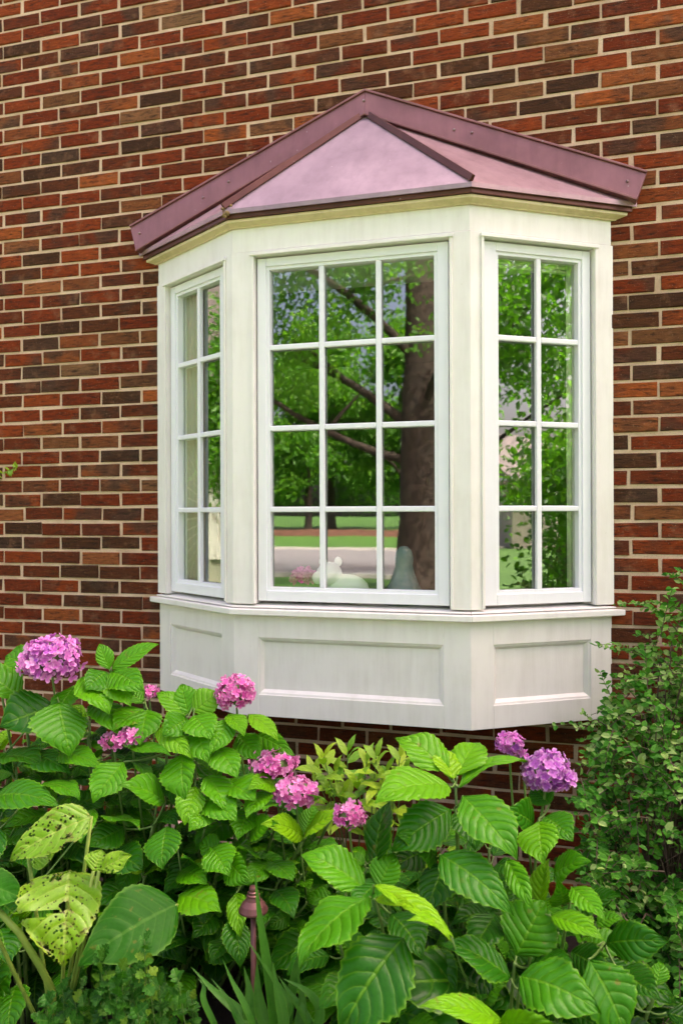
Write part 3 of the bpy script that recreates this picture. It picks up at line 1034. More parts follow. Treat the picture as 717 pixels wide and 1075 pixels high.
    heads = [(53, 693, 2.60, 29, 24.5, 230, 'petal_lilac', .030), (247, 728, 2.58, 20, 17, 120, 'petal_pink', .026), (288, 802, 2.46, 22, 13, 85, 'petal_pink', .026),
             (310, 832, 2.40, 23, 14, 95, 'petal_pink', .026), (366, 857, 2.30, 16, 12, 66, 'petal_pink', .022), (156, 727, 2.62, 10, 7, 26, 'petal_pink', .022),
             (119, 778, 2.50, 12, 9, 34, 'petal_pink', .024), (138, 772, 2.50, 14, 8, 36, 'petal_pink', .024)]
    for x, y, d, rx, ry, n, key, fs in heads:
        o_, c = flower(t, x, y, d, rx, ry, n, key, fs, None, sb)
    sb.build('stem', M['stem'], t, smooth=True)


build_left()


# ---------------------------------------------------------------- right hydrangea, nearer, with larger leaves
def build_right():
    root_px = np.array([.55, -1.15, .02])
    t = empty('hydrangea_shrub', tuple(root_px), 'hydrangea with the largest ribbed leaves and a purple mophead below the right bay panel', 'hydrangea', 'hydrangea shrubs in the bed')
    fb, sb = MB(), MB()
    D = lambda x, y: dep(x, y, 2.12, 1.72, 770)
    hubs_px = [(478, 822), (478, 848), (462, 898), (392, 938), (420, 985), (566, 860), (562, 950), (540, 1012), (634, 990), (545, 1040), (520, 1066), (600, 940), (398, 905), (490, 1030)]
    hubs = [at(x, y, D(x, y) + .03) for x, y in hubs_px]
    for h in hubs:
        g = np.array([h[0] * .7 + root_px[0] * .3, h[1] * .6 + root_px[1] * .4 + .12, .0])
        cane(sb, h, g, .0042)
    rows = []

    def H(bx, by, tx, ty, w, tone=.5, fold=.2, arch=.06, dd=-.10, off=0., hint=None):
        d = D((bx + tx) / 2, (by + ty) / 2) + off
        r = [bx, by, d, tx, ty, d + dd, w, tone, fold, arch]
        if hint is not None: r.append(hint)
        rows.append(r)
    H(470, 813, 419, 770, 40, .62, .35, .10, dd=.10); H(482, 826, 556, 800, 46, .66, .45, .12, dd=.06, hint=(-.3, 0, .3)); H(472, 826, 394, 838, 56, .70, .25, .09); H(486, 836, 535, 902, 50, .50, .25, .08, dd=-.16)
    H(476, 818, 463, 786, 30, .78, .4, .05, dd=.08); H(480, 815, 505, 778, 36, .6, .3, .08, dd=.12); H(474, 850, 410, 888, 44, .30, off=.06); H(484, 850, 500, 890, 40, .3, off=.08)
    H(462, 898, 540, 958, 46, .46, .2, .10, dd=-.12); H(458, 900, 420, 875, 40, .35, off=.08); H(468, 905, 450, 960, 40, .15, off=.1)
    H(566, 862, 572, 906, 40, .72, .25); H(560, 866, 535, 850, 34, .3, off=.05); H(572, 858, 602, 880, 34, .45, off=.04); H(577, 845, 560, 825, 26, .4, off=.06, dd=.05)
    H(532, 903, 560, 952, 22, .66, .35); H(566, 952, 576, 902, 29, .82, .35, .03, dd=.03); H(582, 918, 616, 904, 30, .55); H(600, 932, 634, 966, 26, .62); H(590, 950, 588, 925, 24, .5, off=.04)
    H(542, 1004, 572, 946, 56, .52, .25, .05, dd=.04); H(578, 962, 632, 987, 24, .70, .35, .08); H(536, 1028, 466, 990, 44, .44, .3, .08, dd=.0); H(546, 1026, 630, 1062, 56, .46, .2, .12, dd=-.12); H(618, 1008, 664, 1085, 56, .42, .2, .08, dd=-.10)
    H(636, 991, 700, 984, 36, .34, .2, .10); H(530, 1075, 448, 1064, 34, .78, .3, .08); H(524, 1075, 592, 1078, 36, .66); H(555, 1015, 598, 1010, 34, .35, off=.05); H(500, 1035, 400, 1035, 60, .10, .2, .08, off=.08)
    H(384, 934, 316, 898, 42, .58, .3, .10, dd=.04); H(388, 942, 312, 1012, 70, .46, .2, .08, dd=-.12); H(394, 908, 407, 842, 62, .08, .25, .05, dd=.06); H(424, 985, 352, 1082, 74, .20, .2, .10, dd=-.10)
    H(398, 932, 416, 896, 32, .58, .2, dd=.04); H(392, 930, 478, 980, 26, .90, .45, .06, off=-.06); H(394, 945, 434, 948, 13, .92, .4, .04, off=-.06); H(474, 984, 432, 966, 24, .88, .45, .10, off=-.06)
    H(400, 925, 372, 955, 34, .3, off=.06); H(410, 960, 450, 1000, 40, .15, off=.08); H(440, 1000, 480, 1040, 44, .12, off=.1); H(600, 1000, 640, 1020, 34, .2, off=.08); H(650, 1020, 690, 1050, 36, .25, off=.05)
    H(610, 960, 650, 940, 30, .3, off=.1); H(520, 960, 500, 1000, 36, .2, off=.1)
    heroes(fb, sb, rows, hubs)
    for i in range(42):
        x = rng.uniform(340, 690)
        top = np.interp(x, [340, 420, 500, 570, 640, 700], [930, 850, 850, 890, 980, 1010])
        y = top + rng.uniform(0, 1) * (1090 - top)
        p = at(x, y, D(x, y) + rng.uniform(.12, .40))
        g = np.array([p[0] * .8 + root_px[0] * .2, p[1] + .10, 0])
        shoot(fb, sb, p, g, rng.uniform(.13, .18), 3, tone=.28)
    fb.build('foliage', M['hyd'], t, smooth=True)
    flower(t, 574, 812, 2.10, 25, 19.5, 155, 'petal_purple', .026, at(566, 862, 2.12), sb)
    flower(t, 534, 780, 2.30, 14, 10, 45, 'petal_lilac', .024, None, sb)
    flower(t, 549, 795, 2.30, 7, 8, 12, 'petal_lilac', .020, None, sb)
    sb.build('stem', M['stem'], t, smooth=True)


build_right()


# ---------------------------------------------------------------- small-leaved bush on the right
def build_bush():
    root = np.array([1.06, -.42, .02])
    t = empty('small_leaved_bush', tuple(root), 'airy bush of small rounded leaves leaning on the wall right of the bay', 'bush')
    fb, sb = MB(), MB()

    def twig(p0, p1, p2, n, ln, tone, thick=.0018, pale=.0):
        pts = bez(p0, p1, p2, 9)
        sb.tube(pts, np.linspace(thick, thick * .5, 9), 4)
        pp = np.array(bez(p0, p1, p2, n))
        for i in range(1, n):
            ax = unit(pp[i] - pp[i - 1])
            sd = unit(np.cross(ax, UP + .3 * rng.standard_normal(3)))
            for h in (-1, 1):
                if rng.random() < .12: continue
                d = unit(ax * .45 + sd * h + .25 * rng.standard_normal(3))
                nrm = UP * .7 + np.array([0, -.6, 0]) + .5 * rng.standard_normal(3)
                L = ln * (.75 + .5 * rng.random()) * (1 - .35 * (i / n) ** 3)
                tn = min(1, max(0, tone + .03 + rng.normal(0, .30)))
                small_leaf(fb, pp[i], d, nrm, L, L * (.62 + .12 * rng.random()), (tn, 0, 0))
    # dense body: pixel, from which depth
    for i in range(800):
        y = 640 + 460 * rng.random() ** .72
        lo = np.interp(y, [600, 680, 760, 840, 900, 960, 1075], [690, 660, 632, 612, 610, 640, 660])
        x = lo + (780 - lo) * rng.random()
        if 690 < x < 740 and 855 < y < 935 and rng.random() < .8: continue
        if y < 740 and rng.random() < np.interp(x, [650, 720], [.55, .15]): continue
        dp = np.interp(y, [600, 800, 1075], [2.86, 2.62, 2.25]) + rng.normal(0, .10)
        p = at(x, y, dp)
        p[1] = min(p[1], -.03)
        if p[0] < .99 and p[2] > .74: p[1] = min(p[1], -.40 + max(0, p[0] - .48) * .62)
        ctr = np.array([root[0] + .1, root[1] - .1, p[2] * .9])
        out = unit((p - ctr) * (1, 1, .3) + np.array([-.10, -.25, .15]) + .45 * rng.standard_normal(3))
        L = rng.uniform(.10, .22)
        q = p - out * L * .5
        q[1] = min(q[1], -.015)
        e = p + out * L * .5 - UP * .02
        e[1] = min(e[1], -.015)
        if e[0] < .97 and e[2] > .74: e[1] = min(e[1], -.37 + max(0, e[0] - .48) * .62)
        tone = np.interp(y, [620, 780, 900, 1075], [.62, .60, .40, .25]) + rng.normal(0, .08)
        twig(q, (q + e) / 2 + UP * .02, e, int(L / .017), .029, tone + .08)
        if i % 3 == 0:
            g = root + np.array([rng.normal(0, .06), rng.normal(0, .05), 0])
            sb.tube(bez(g, np.array([(g[0] + q[0]) / 2, min(-.02, (g[1] + q[1]) / 2), q[2] * .75]), q, 8), np.linspace(.005, .0016, 8), 5)
    # loose sprays: over the apron, along the underside and up the brick
    sprays = [((700, 650), (672, 628), (645, 636)), ((690, 700), (660, 672), (624, 678)), ((660, 770), (640, 730), (630, 706)), ((680, 790), (640, 752), (584, 762)), ((660, 800), (630, 765), (612, 748)),
              ((720, 680), (700, 640), (682, 640)), ((735, 640), (715, 600), (700, 604)), ((730, 690), (700, 660), (668, 668)), ((720, 720), (690, 690), (655, 702)), ((740, 660), (724, 640), (700, 652)), ((700, 740), (670, 715), (642, 722)), ((745, 620), (730, 598), (712, 600)), ((720, 645), (700, 628), (668, 634)), ((690, 745), (668, 730), (640, 745))]
    for a, c, e in sprays:
        d0 = 2.80
        def pp(q, d):
            p = at(q[0], q[1], d)
            lim = -.02
            if p[0] < 1.0: lim = -.36 + max(0, p[0] - .48) * .64 - .025
            if p[1] > lim:
                d2 = d * (CAM[1] - lim) / (CAM[1] - p[1])
                p = at(q[0], q[1], d2)
            return p
        twig(pp(a, d0), pp(c, d0 - .04), pp(e, d0 - .08), 13, .027, .72, .0016)
        g = pp(a, d0)
        sb.tube(bez(root + np.array([.05, .02, 0]), np.array([root[0] + .15, -.3, g[2] * .7]), g, 8), np.linspace(.004, .0016, 8), 5)
    # bare dead twigs
    for i in range(26):
        p = at(rng.uniform(672, 725), rng.uniform(862, 935), 2.50 + rng.uniform(0, .15))
        e = p + np.array([rng.uniform(-.02, .14), rng.normal(0, .04), rng.uniform(-.03, .09)])
        sb.tube(bez(p, (p + e) / 2 + UP * .02, e, 5), [.0014, .0013, .0011, .0009, .0006], 4)
    fb.build('foliage', M['bush_leaf'], t)
    sb.build('stem', M['stem_brown'], t)


build_bush()


# ---------------------------------------------------------------- yellow-green plant between the two hydrangeas
def build_yellow():
    root = np.append(at(385, 900, 2.66)[:2], .0)
    t = empty('yellow_green_shrub', tuple(root), 'low shrub of narrow yellow-green leaves in the gap under the middle bay panel', 'shrub')
    fb, sb = MB(), MB()
    tips = [(340, 795), (365, 790), (385, 800), (405, 812), (420, 795), (352, 812), (375, 820), (398, 832), (330, 810), (412, 830), (360, 835), (425, 815), (395, 795), (345, 826), (440, 890), (455, 880), (470, 885)]
    for x, y in tips:
        d = 2.66 + rng.uniform(-.08, .08)
        p = at(x, y, d)
        cane(sb, p, root + np.array([rng.normal(0, .05), rng.normal(0, .04), 0]), .002)
        for k in range(9):
            az = k * 2.4 + rng.random()
            el = R(60 - 11 * k + rng.normal(0, 8))
            nd_ = p - UP * .013 * k
            dd = np.array([math.cos(az) * math.cos(el), math.sin(az) * math.cos(el), math.sin(el)])
            L = .045 + .012 * min(k, 3) * rng.random() + .02
            leaf(fb, nd_, nd_ + dd * L, L * .34, UP + np.array([0, -.5, 0]), (min(1, max(0, rng.normal(.5, .25))), 0, 0), .3, .08, nu=4, nv=8, serr=.06)
    fb.build('foliage', M['yel_leaf'], t, smooth=True)
    sb.build('stem', M['stem'], t)


build_yellow()


# ---------------------------------------------------------------- insect-eaten broad-leaved plant, lower left
def holey_mat():
    m = leaf_mat('eaten_leaf', [(0, (.12, .30, .004)), (1, (.22, .42, .006))], nv=8, quilt=.4, trans=.35, vein=(.36, .48, .08))
    t = m.node_tree
    o = t.nodes['Material Output']
    src = o.inputs['Surface'].links[0].from_socket
    v = nd(t, 'TexVoronoi')
    v.inputs['Scale'].default_value = 95
    g = t.nodes.new('ShaderNodeNewGeometry')
    t.links.new(g.outputs['Position'], v.inputs['Vector'])
    d = mth(t, 'ADD', v.outputs['Distance'], mth(t, 'MULTIPLY', noise(t, 22, 3), .9))
    small = ramp(t, d, [(.66, (1, 1, 1)), (.68, (0, 0, 0))])
    big_n = noise(t, 17, 5, .7)
    big = ramp(t, big_n, [(.605, (0, 0, 0)), (.612, (1, 1, 1))])
    hole = mth(t, 'MAXIMUM', small, big)
    p = t.nodes['Principled BSDF']
    src_c = p.inputs['Base Color'].links[0].from_socket
    rim = mth(t, 'MAXIMUM', ramp(t, d, [(.68, (.8, .8, .8)), (.76, (0, 0, 0))]), ramp(t, big_n, [(.565, (0, 0, 0)), (.605, (.9, .9, .9))]))
    t.links.new(mixc(t, rim, src_c, (.15, .10, .025)), p.inputs['Base Color'])
    tr = nd(t, 'BsdfTransparent')
    mx = nd(t, 'MixShader')
    t.links.new(hole, mx.inputs[0])
    t.links.new(src, mx.inputs[1])
    t.links.new(tr.outputs[0], mx.inputs[2])
    t.links.new(mx.outputs[0], o.inputs['Surface'])
    return m


M['eaten'] = holey_mat()


def build_eaten():
    root = np.append(at(60, 1060, 2.15)[:2], .0)
    t = empty('broad_leaved_plant', tuple(root), 'plant with a large yellow-green leaf riddled with insect holes beside a smooth dark green leaf', 'plant')
    fb, gb, hb, sb = MB(), MB(), MB(), MB()
    d = 2.02
    hole = lambda u, v: u > .1 and .42 < v < .46 + .05 * u

    def lobed(b, base, tip, w, tone, holes=None, cls=(.62, .62)):
        p, q = at(*base), at(*tip)
        leaf(b, p, q, w * base[2] / FPX, TOCAM(p) + UP * .5, (tone, 0, 0), .18, .05, nu=14, nv=26, serr=.02, shape=cls, ruffle=.03, holes=holes)
        petiole(sb, root + UP * .1, p, .005)
    lobed(fb, (73, 915, d + .03), (66, 1014, d - .08), 82, .6, hole)
    lobed(fb, (96, 858, d + .06), (8, 896, d), 44, .3, None)
    lobed(fb, (104, 915, d), (137, 896, d), 22, .8, None, (.9, .9))
    lobed(fb, (98, 915, d), (108, 893, d + .03), 30, .5, None, (.9, .9))
    lobed(fb, (30, 900, d + .05), (60, 890, d + .08), 30, .1)
    lobed(hb, (186, 950, d + .10), (80, 1006, d - .06), 74, .4, None, (.7, .8))
    lobed(gb, (-30, 925, d), (30, 942, d - .02), 40, .8, None, (.8, .9))
    s = [at(-8, 950, d - .02), at(20, 980, d - .02), at(42, 1015, d), at(55, 1040, d + .02), root]
    sb.tube(s, [.008, .0085, .009, .009, .008], 8)
    fb.build('eaten_leaf', M['eaten'], t, smooth=True)
    for q in (gb, hb): q.build('smooth_leaf', M['smooth_leaf'], t, smooth=True)
    sb.build('stem', simple('pale_green_stem', (.14, .24, .03), (.24, .32, .05), 20, .5), t, smooth=True)


build_eaten()


# ---------------------------------------------------------------- low plant with lobed leaves in the corner
def build_lobed():
    root = np.append(at(110, 1100, 2.0)[:2], .0)
    t = empty('lobed_leaf_plant', tuple(root), 'bushy low plant of tiny lobed dark green leaves in the bottom left corner', 'plant')
    fb, sb = MB(), MB()

    def lobe(p, ax, n, L, tone):
        ax = unit(ax); n = unit(n - ax * np.dot(n, ax)); s = np.cross(ax, n)
        out = [(0, 0), (.10, .22), (.30, .46), (.42, .24), (.58, .50), (.70, .24), (.86, .26), (1.0, .0)]
        pts = out + [(a, -w) for a, w in out[-2:0:-1]]
        V = [p + ax * a * L + s * w * L + n * abs(w) * L * .25 for a, w in pts]
        V.append(p + ax * L * .5)
        k = len(pts)
        b_uv = [(.5 + w, a) for a, w in pts] + [(.5, .5)]
        fb.add(V, [(i, (i + 1) % k, k) for i in range(k)], 0, b_uv, (tone, 0, 0))
    for i in range(64):
        x = rng.uniform(35, 205)
        top = np.interp(x, [30, 60, 110, 150, 190, 210], [1062, 1035, 1000, 985, 1020, 1060])
        y = top + rng.random() ** 1.1 * (1110 - top)
        p = at(x, y, 1.98 + rng.uniform(-.10, .18))
        g = np.array([p[0] + rng.normal(0, .03), p[1] + .04, 0])
        cane(sb, p, g, .0015)
        yel = .95 if (y < 1015 and 95 < x < 160 and rng.random() < .5) else .4
        for k in range(13):
            az, el = k * 2.4 + rng.random(), R(62 - 9 * k + rng.normal(0, 10))
            q = p - UP * .011 * k
            lobe(q, (math.cos(az) * math.cos(el), math.sin(az) * math.cos(el), math.sin(el)), UP + np.array([.1, -.6, 0]) + .3 * rng.standard_normal(3), rng.uniform(.022, .036), min(1, max(0, rng.normal(yel, .2))))
    fb.build('foliage', M['ground_leaf'], t)
    sb.build('stem', M['stem'], t)


build_lobed()


# ---------------------------------------------------------------- strap-leaved clump
def build_strap():
    root = np.append(at(285, 1140, 1.95)[:2], .0)
    t = empty('strap_leaf_clump', tuple(root), 'clump of long narrow upright strap leaves in front of the path light', 'plant')
    fb = MB()
    lv = [([(290, 1090), (280, 1010), (272, 960), (267, 910)], 15, .6), ([(275, 1085), (250, 1062), (225, 1042), (201, 1016)], 17, .5), ([(268, 1080), (254, 1050), (243, 1030), (234, 1008)], 10, .45), ([(285, 1090), (308, 1060), (285, 1025), (257, 984)], 12, .5),
          ([(290, 1090), (275, 1070), (270, 1040), (270, 1008)], 22, .35), ([(300, 1090), (296, 1060), (290, 1035), (286, 1010)], 18, .4), ([(330, 1095), (338, 1060), (322, 1040), (297, 1028)], 16, .55), ([(300, 1090), (308, 1030), (320, 990), (338, 955)], 15, .3), ([(330, 1085), (318, 1062), (305, 1045), (292, 1025)], 14, .5),
          ([(265, 1095), (252, 1075), (240, 1050), (222, 1028)], 12, .2), ([(262, 1090), (262, 1060), (262, 1040), (256, 1015)], 20, .3), ([(310, 1095), (316, 1075), (318, 1050), (312, 1020)], 20, .3), ([(205, 1085), (220, 1080), (235, 1090), (250, 1085)], 12, .4), ([(230, 1085), (212, 1050), (215, 1035), (208, 1028)], 10, .5)]
    for pts, w, tone in lv:
        d = 1.93 + rng.uniform(-.03, .03)
        c = np.array([at(x, y, d + .012 * i) for i, (x, y) in enumerate(pts)])
        r0 = at(pts[0][0] * .75 + 71, 1150, d + .04); r0[2] = 0.
        c = np.vstack([r0, c])
        tt = np.linspace(0, len(c) - 1, 22)
        # smooth polyline through the points
        P = np.stack([np.interp(tt, range(len(c)), c[:, k]) for k in range(3)], -1)
        for _ in range(3): P[1:-1] = (P[:-2] + 2 * P[1:-1] + P[2:]) / 4
        V, UV, F = [], [], []
        for i in range(22):
            tg = unit(P[min(i + 1, 21)] - P[max(0, i - 1)])
            nn = unit(TOCAM(P[i]) * .8 + UP * .4)
            nn = unit(nn - tg * np.dot(nn, tg))
            s = np.cross(tg, nn)
            ww = .64 * w * d / FPX / 2 * min(1, (1 - i / 21.0) * 2.2 + .03) * (.7 + .3 * min(1, i / 6))
            for k, u in enumerate((-1, 0, 1)):
                V.append(P[i] + s * u * ww + nn * (abs(u) * ww * .35)); UV.append((.5 + .5 * u, i / 21))
        for i in range(21):
            for k in range(2): F.append((i * 3 + k, i * 3 + k + 1, i * 3 + 4 + k, i * 3 + 3 + k))
        fb.add(V, F, 0, UV, (tone, 0, 0))
    fb.build('strap_leaf', M['strap'], t, smooth=True)


build_strap()


# ---------------------------------------------------------------- sprig on the wall at the left edge
def build_sprig():
    root = at(-14, 503, 3.85); root[1] = -.002
    t = empty('wall_sprig', tuple(root), 'little yellow-green leafy sprig against the bricks far left of the bay', 'sprig')
    fb, sb = MB(), MB()
    e = at(18, 491, 3.76); e[1] = min(e[1], -.05)
    pts = bez(root, (root + e) / 2 + UP * .01, e, 8)
    sb.tube(pts, np.linspace(.002, .001, 8), 5)
    for i in range(1, 8):
        for h in range(3):
            d = unit(np.array([.3, -.4, .1]) + rng.standard_normal(3) * .7)
            L = rng.uniform(.025, .04)
            leaf(fb, pts[i], pts[i] + d * L, L * .5, UP + (0, -.7, 0), (rng.random(), 0, 0), .2, .05, nu=4, nv=8)
    fb.build('foliage', M['yel_leaf'], t, smooth=True)
    sb.build('stem', M['stem'], t)


build_sprig()


# ---------------------------------------------------------------- garden path light and board
def build_light():
    d = 2.12
    c = at(266, 955, d)
    g = np.array([c[0], c[1], 0.])
    t = empty('path_light', tuple(g), 'small brown metal path light with a bell-shaped hat among the hydrangea leaves', 'garden light')
    s = .88 * d / FPX
    b = MB()
    b.lathe([(.0, 27 * s), (4 * s, 27 * s), (5 * s, 25 * s), (5 * s, 22 * s), (6.5 * s, 21 * s), (6.5 * s, 18.5 * s), (8 * s, 17.5 * s), (8 * s, 15.5 * s), (9.5 * s, 11.5 * s), (14.5 * s, 6 * s), (17.5 * s, 0), (17.5 * s, -2 * s), (15 * s, -1.5 * s), (8 * s, 4 * s), (0, 6 * s)], c, 28)
    m = copper_mat('brown_bronze', (.10, .035, .035), (.15, .06, .06), .4, .4)
    b.build('lamp_hat', m, t, smooth=False, bevel=0)
    b = MB()
    b.lathe([(0, 6 * s), (4.5 * s, 5 * s), (4.5 * s, -9 * s), (3.2 * s, -10 * s)], c, 16)
    b.build('lamp_socket', M['gap'], t, smooth=True)
    b = MB()
    b.tube([c + UP * -.02, g - UP * .03], [3.4 * s, 3.4 * s], 12)
    b.lathe([(3.4 * s, .05), (5.5 * s, .045), (5.5 * s, .0), (7 * s, -.01)], g, 12)
    b.build('pole', m, t, smooth=True)


build_light()


def build_board():
    a, c = at(200, 866, 3.22), at(250, 874, 3.18)
    b = MB()
    dx = unit(c - a)
    n = unit(np.cross(dx, UP))
    p0, p1 = a - dx * .25, c + dx * .2
    z1 = .5 * (a[2] + c[2]) + .012
    P = []
    for z in (-.02, z1):
        for q, o_ in ((p0, -.011), (p1, -.011), (p1, .011), (p0, .011)):
            v = q + n * o_
            P.append((v[0], v[1], z + (.0 if z < 0 else (.008 if q is p0 else -.008))))
    b.hexa(P)
    o = b.build('edging_board', M['wood'], bevel=.003)
    tag(o, 'weathered pinkish board standing on edge in the soil behind the hydrangea leaves', 'board', kind='thing')


build_board()

# ---------------------------------------------------------------- behind the panes: curtains, blind and ornaments on the seat board
M['curtain'] = simple('curtain_cloth', (.50, .52, .36), (.58, .58, .42), 5, .85, .3, 200)


def curtain(label, p0, p1, z0, z1, folds, depth):
    b = MB()
    n = folds * 8
    d = unit(np.array([*(np.array(p1) - np.array(p0)), 0]))
    s = np.array([-d[1], d[0], 0])
    V, F = [], []
    for j, z in enumerate(np.linspace(z0, z1, 6)):
        for i in range(n + 1):
            q = np.array([*p0, z]) + d * np.linalg.norm(np.array(p1) - np.array(p0)) * i / n
            q = q + s * depth * (math.sin(i / 8 * 2 * math.pi) + .3 * math.sin(i / 3.1 + j * .3)) * (1.1 - .1 * j)
            V.append(q)
    for j in range(5):
        for i in range(n): F.append((j * (n + 1) + i, j * (n + 1) + i + 1, (j + 1) * (n + 1) + i + 1, (j + 1) * (n + 1) + i))
    b.add(V, F)
    o = b.build('curtain', M['curtain'], smooth=True)
    so = o.modifiers.new('thickness', 'SOLIDIFY'); so.thickness = .002
    return tag(o, label, 'curtain', 'curtains inside the bay', 'thing')


curtain('pale green curtain filling the left column of panes of the left bay window', (-.857, .003), (-.703, -.097), 1.2, 2.545, 6, .005)
curtain('narrow pale curtain along the wall edge of the right bay window', (.798, -.022), (.846, .008), 1.2, 2.545, 3, .005)
b = MB()
for k in range(5):
    fblock(b, 'R', .06, .50, 2.475 + .014 * k, 2.487 + .014 * k, -.098 + .004 * (k % 2), -.078)
tag(b.build('window_blind', M['curtain'], bevel=.003), 'pale gathered blind drawn up at the top of the right bay window', 'blind', kind='thing')
ZBd = ZST + .0142
b = MB()
c0 = np.array([-.205, -.225, ZBd])
pot = empty('flower_bunch', tuple(c0), 'dark magenta flower bunch standing inside the middle window by its second column', 'flowers')
b.lathe([(0, 0), (.028, 0), (.032, .045), (.026, .05), (0, .048)], c0, 16)
b.build('pot', simple('dark_pot', (.05, .03, .03), (.08, .05, .04), 9, .4), pot, smooth=True)
flb = MB()
for i in range(70):
    d = unit(rng.standard_normal(3)); d[2] = abs(d[2]) - .3
    p = c0 + UP * .100 + d * .040
    for q in range(3):
        small_leaf(flb, p, d + .8 * rng.standard_normal(3), d, .024, .018, (rng.random(), .6, 0))
flb.build('flower_head', M['petal_pink'] if False else petal_mat('magenta_petal', [(0, (.40, .015, .20)), (1, (.70, .06, .40))], (.7, .10, .42), (.2, .01, .08)), pot)


def blob(b, c, r, n=14, squash=(1, 1, 1)):
    V, F = [], []
    m_ = 8
    for j in range(m_ + 1):
        ph = math.pi * j / m_
        for k in range(n):
            th = 2 * math.pi * k / n
            V.append(np.array(c) + r * np.array([math.sin(ph) * math.cos(th) * squash[0], math.sin(ph) * math.sin(th) * squash[1], math.cos(ph) * squash[2]]))
    for j in range(m_):
        for k in range(n): F.append((j * n + k, j * n + n + k, j * n + n + (k + 1) % n, j * n + (k + 1) % n))
    b.add(V, F)


TS = 1.55


def tb(x, y, z, r, squash=(1, 1, 1)):
    blob(b, (-.075 + (x + .085) * TS, -.2 + (y + .2) * TS, ZBd + z * TS), r * TS, squash=squash)


b = MB()
tb(-.065, -.19, .036, .045, (1.35, .9, .82))
tb(-.105, -.205, .072, .034, (1, .95, .95))
tb(-.128, -.222, .064, .017)
for sx in (-1, 1): tb(-.103 + .02 * sx, -.2, .104, .013, (.8, .5, 1))
for dx, dy in ((-.1, -.222), (-.04, -.222)): tb(dx, dy, .013, .014, (1, 1.3, .9))
tag(b.build('toy_animal', simple('white_plush', (.80, .80, .72), (.88, .88, .82), 20, .95, .8, 220), smooth=True), 'soft white toy animal sitting inside the middle window beside the middle pane', 'toy', kind='thing')
b = MB()
b.lathe([(r_ * 1.15, z_ * 1.4) for r_, z_ in [(0, 0), (.078, 0), (.080, .006), (.066, .030), (.048, .060), (.036, .085), (.030, .105), (.033, .125), (.028, .145), (.014, .158), (0, .160)]], (.185, -.165, ZBd), 28)
tag(b.build('glazed_vase', simple('blue_green_glaze', (.10, .22, .20), (.30, .38, .34), 14, .2), smooth=True), 'blue-green bell-shaped ornament in the lower right pane of the middle window', 'ornament', kind='thing')


# ---------------------------------------------------------------- across the lawn: what the panes reflect
def tree_crown(b, blobs, n, size, tone=.5):
    """leaf-sized faces spread through several uneven clumps"""
    tot = sum(r[3] * r[4] * r[5] for r in blobs)
    for (cx, cy, cz, rx, ry, rz) in blobs:
        k = int(n * rx * ry * rz / tot) + 40
        tb = tone + rng.normal(0, .12)
        sub = [unit(rng.standard_normal(3)) * rng.uniform(.3, .95) for _ in range(max(6, k // 60))]
        for i in range(k):
            cl = sub[rng.integers(len(sub))] + .22 * rng.standard_normal(3)
            p = np.array([cx, cy, cz]) + cl * np.array([rx, ry, rz])
            if p[2] < 1.6: continue
            d = unit(rng.standard_normal(3) + np.array([0, 0, -.5]))
            L = size * rng.uniform(.7, 1.4)
            small_leaf(b, p, d, UP + .8 * rng.standard_normal(3), L, L * .72, (min(1, max(0, rng.normal(tb, .2))), 0, 0))


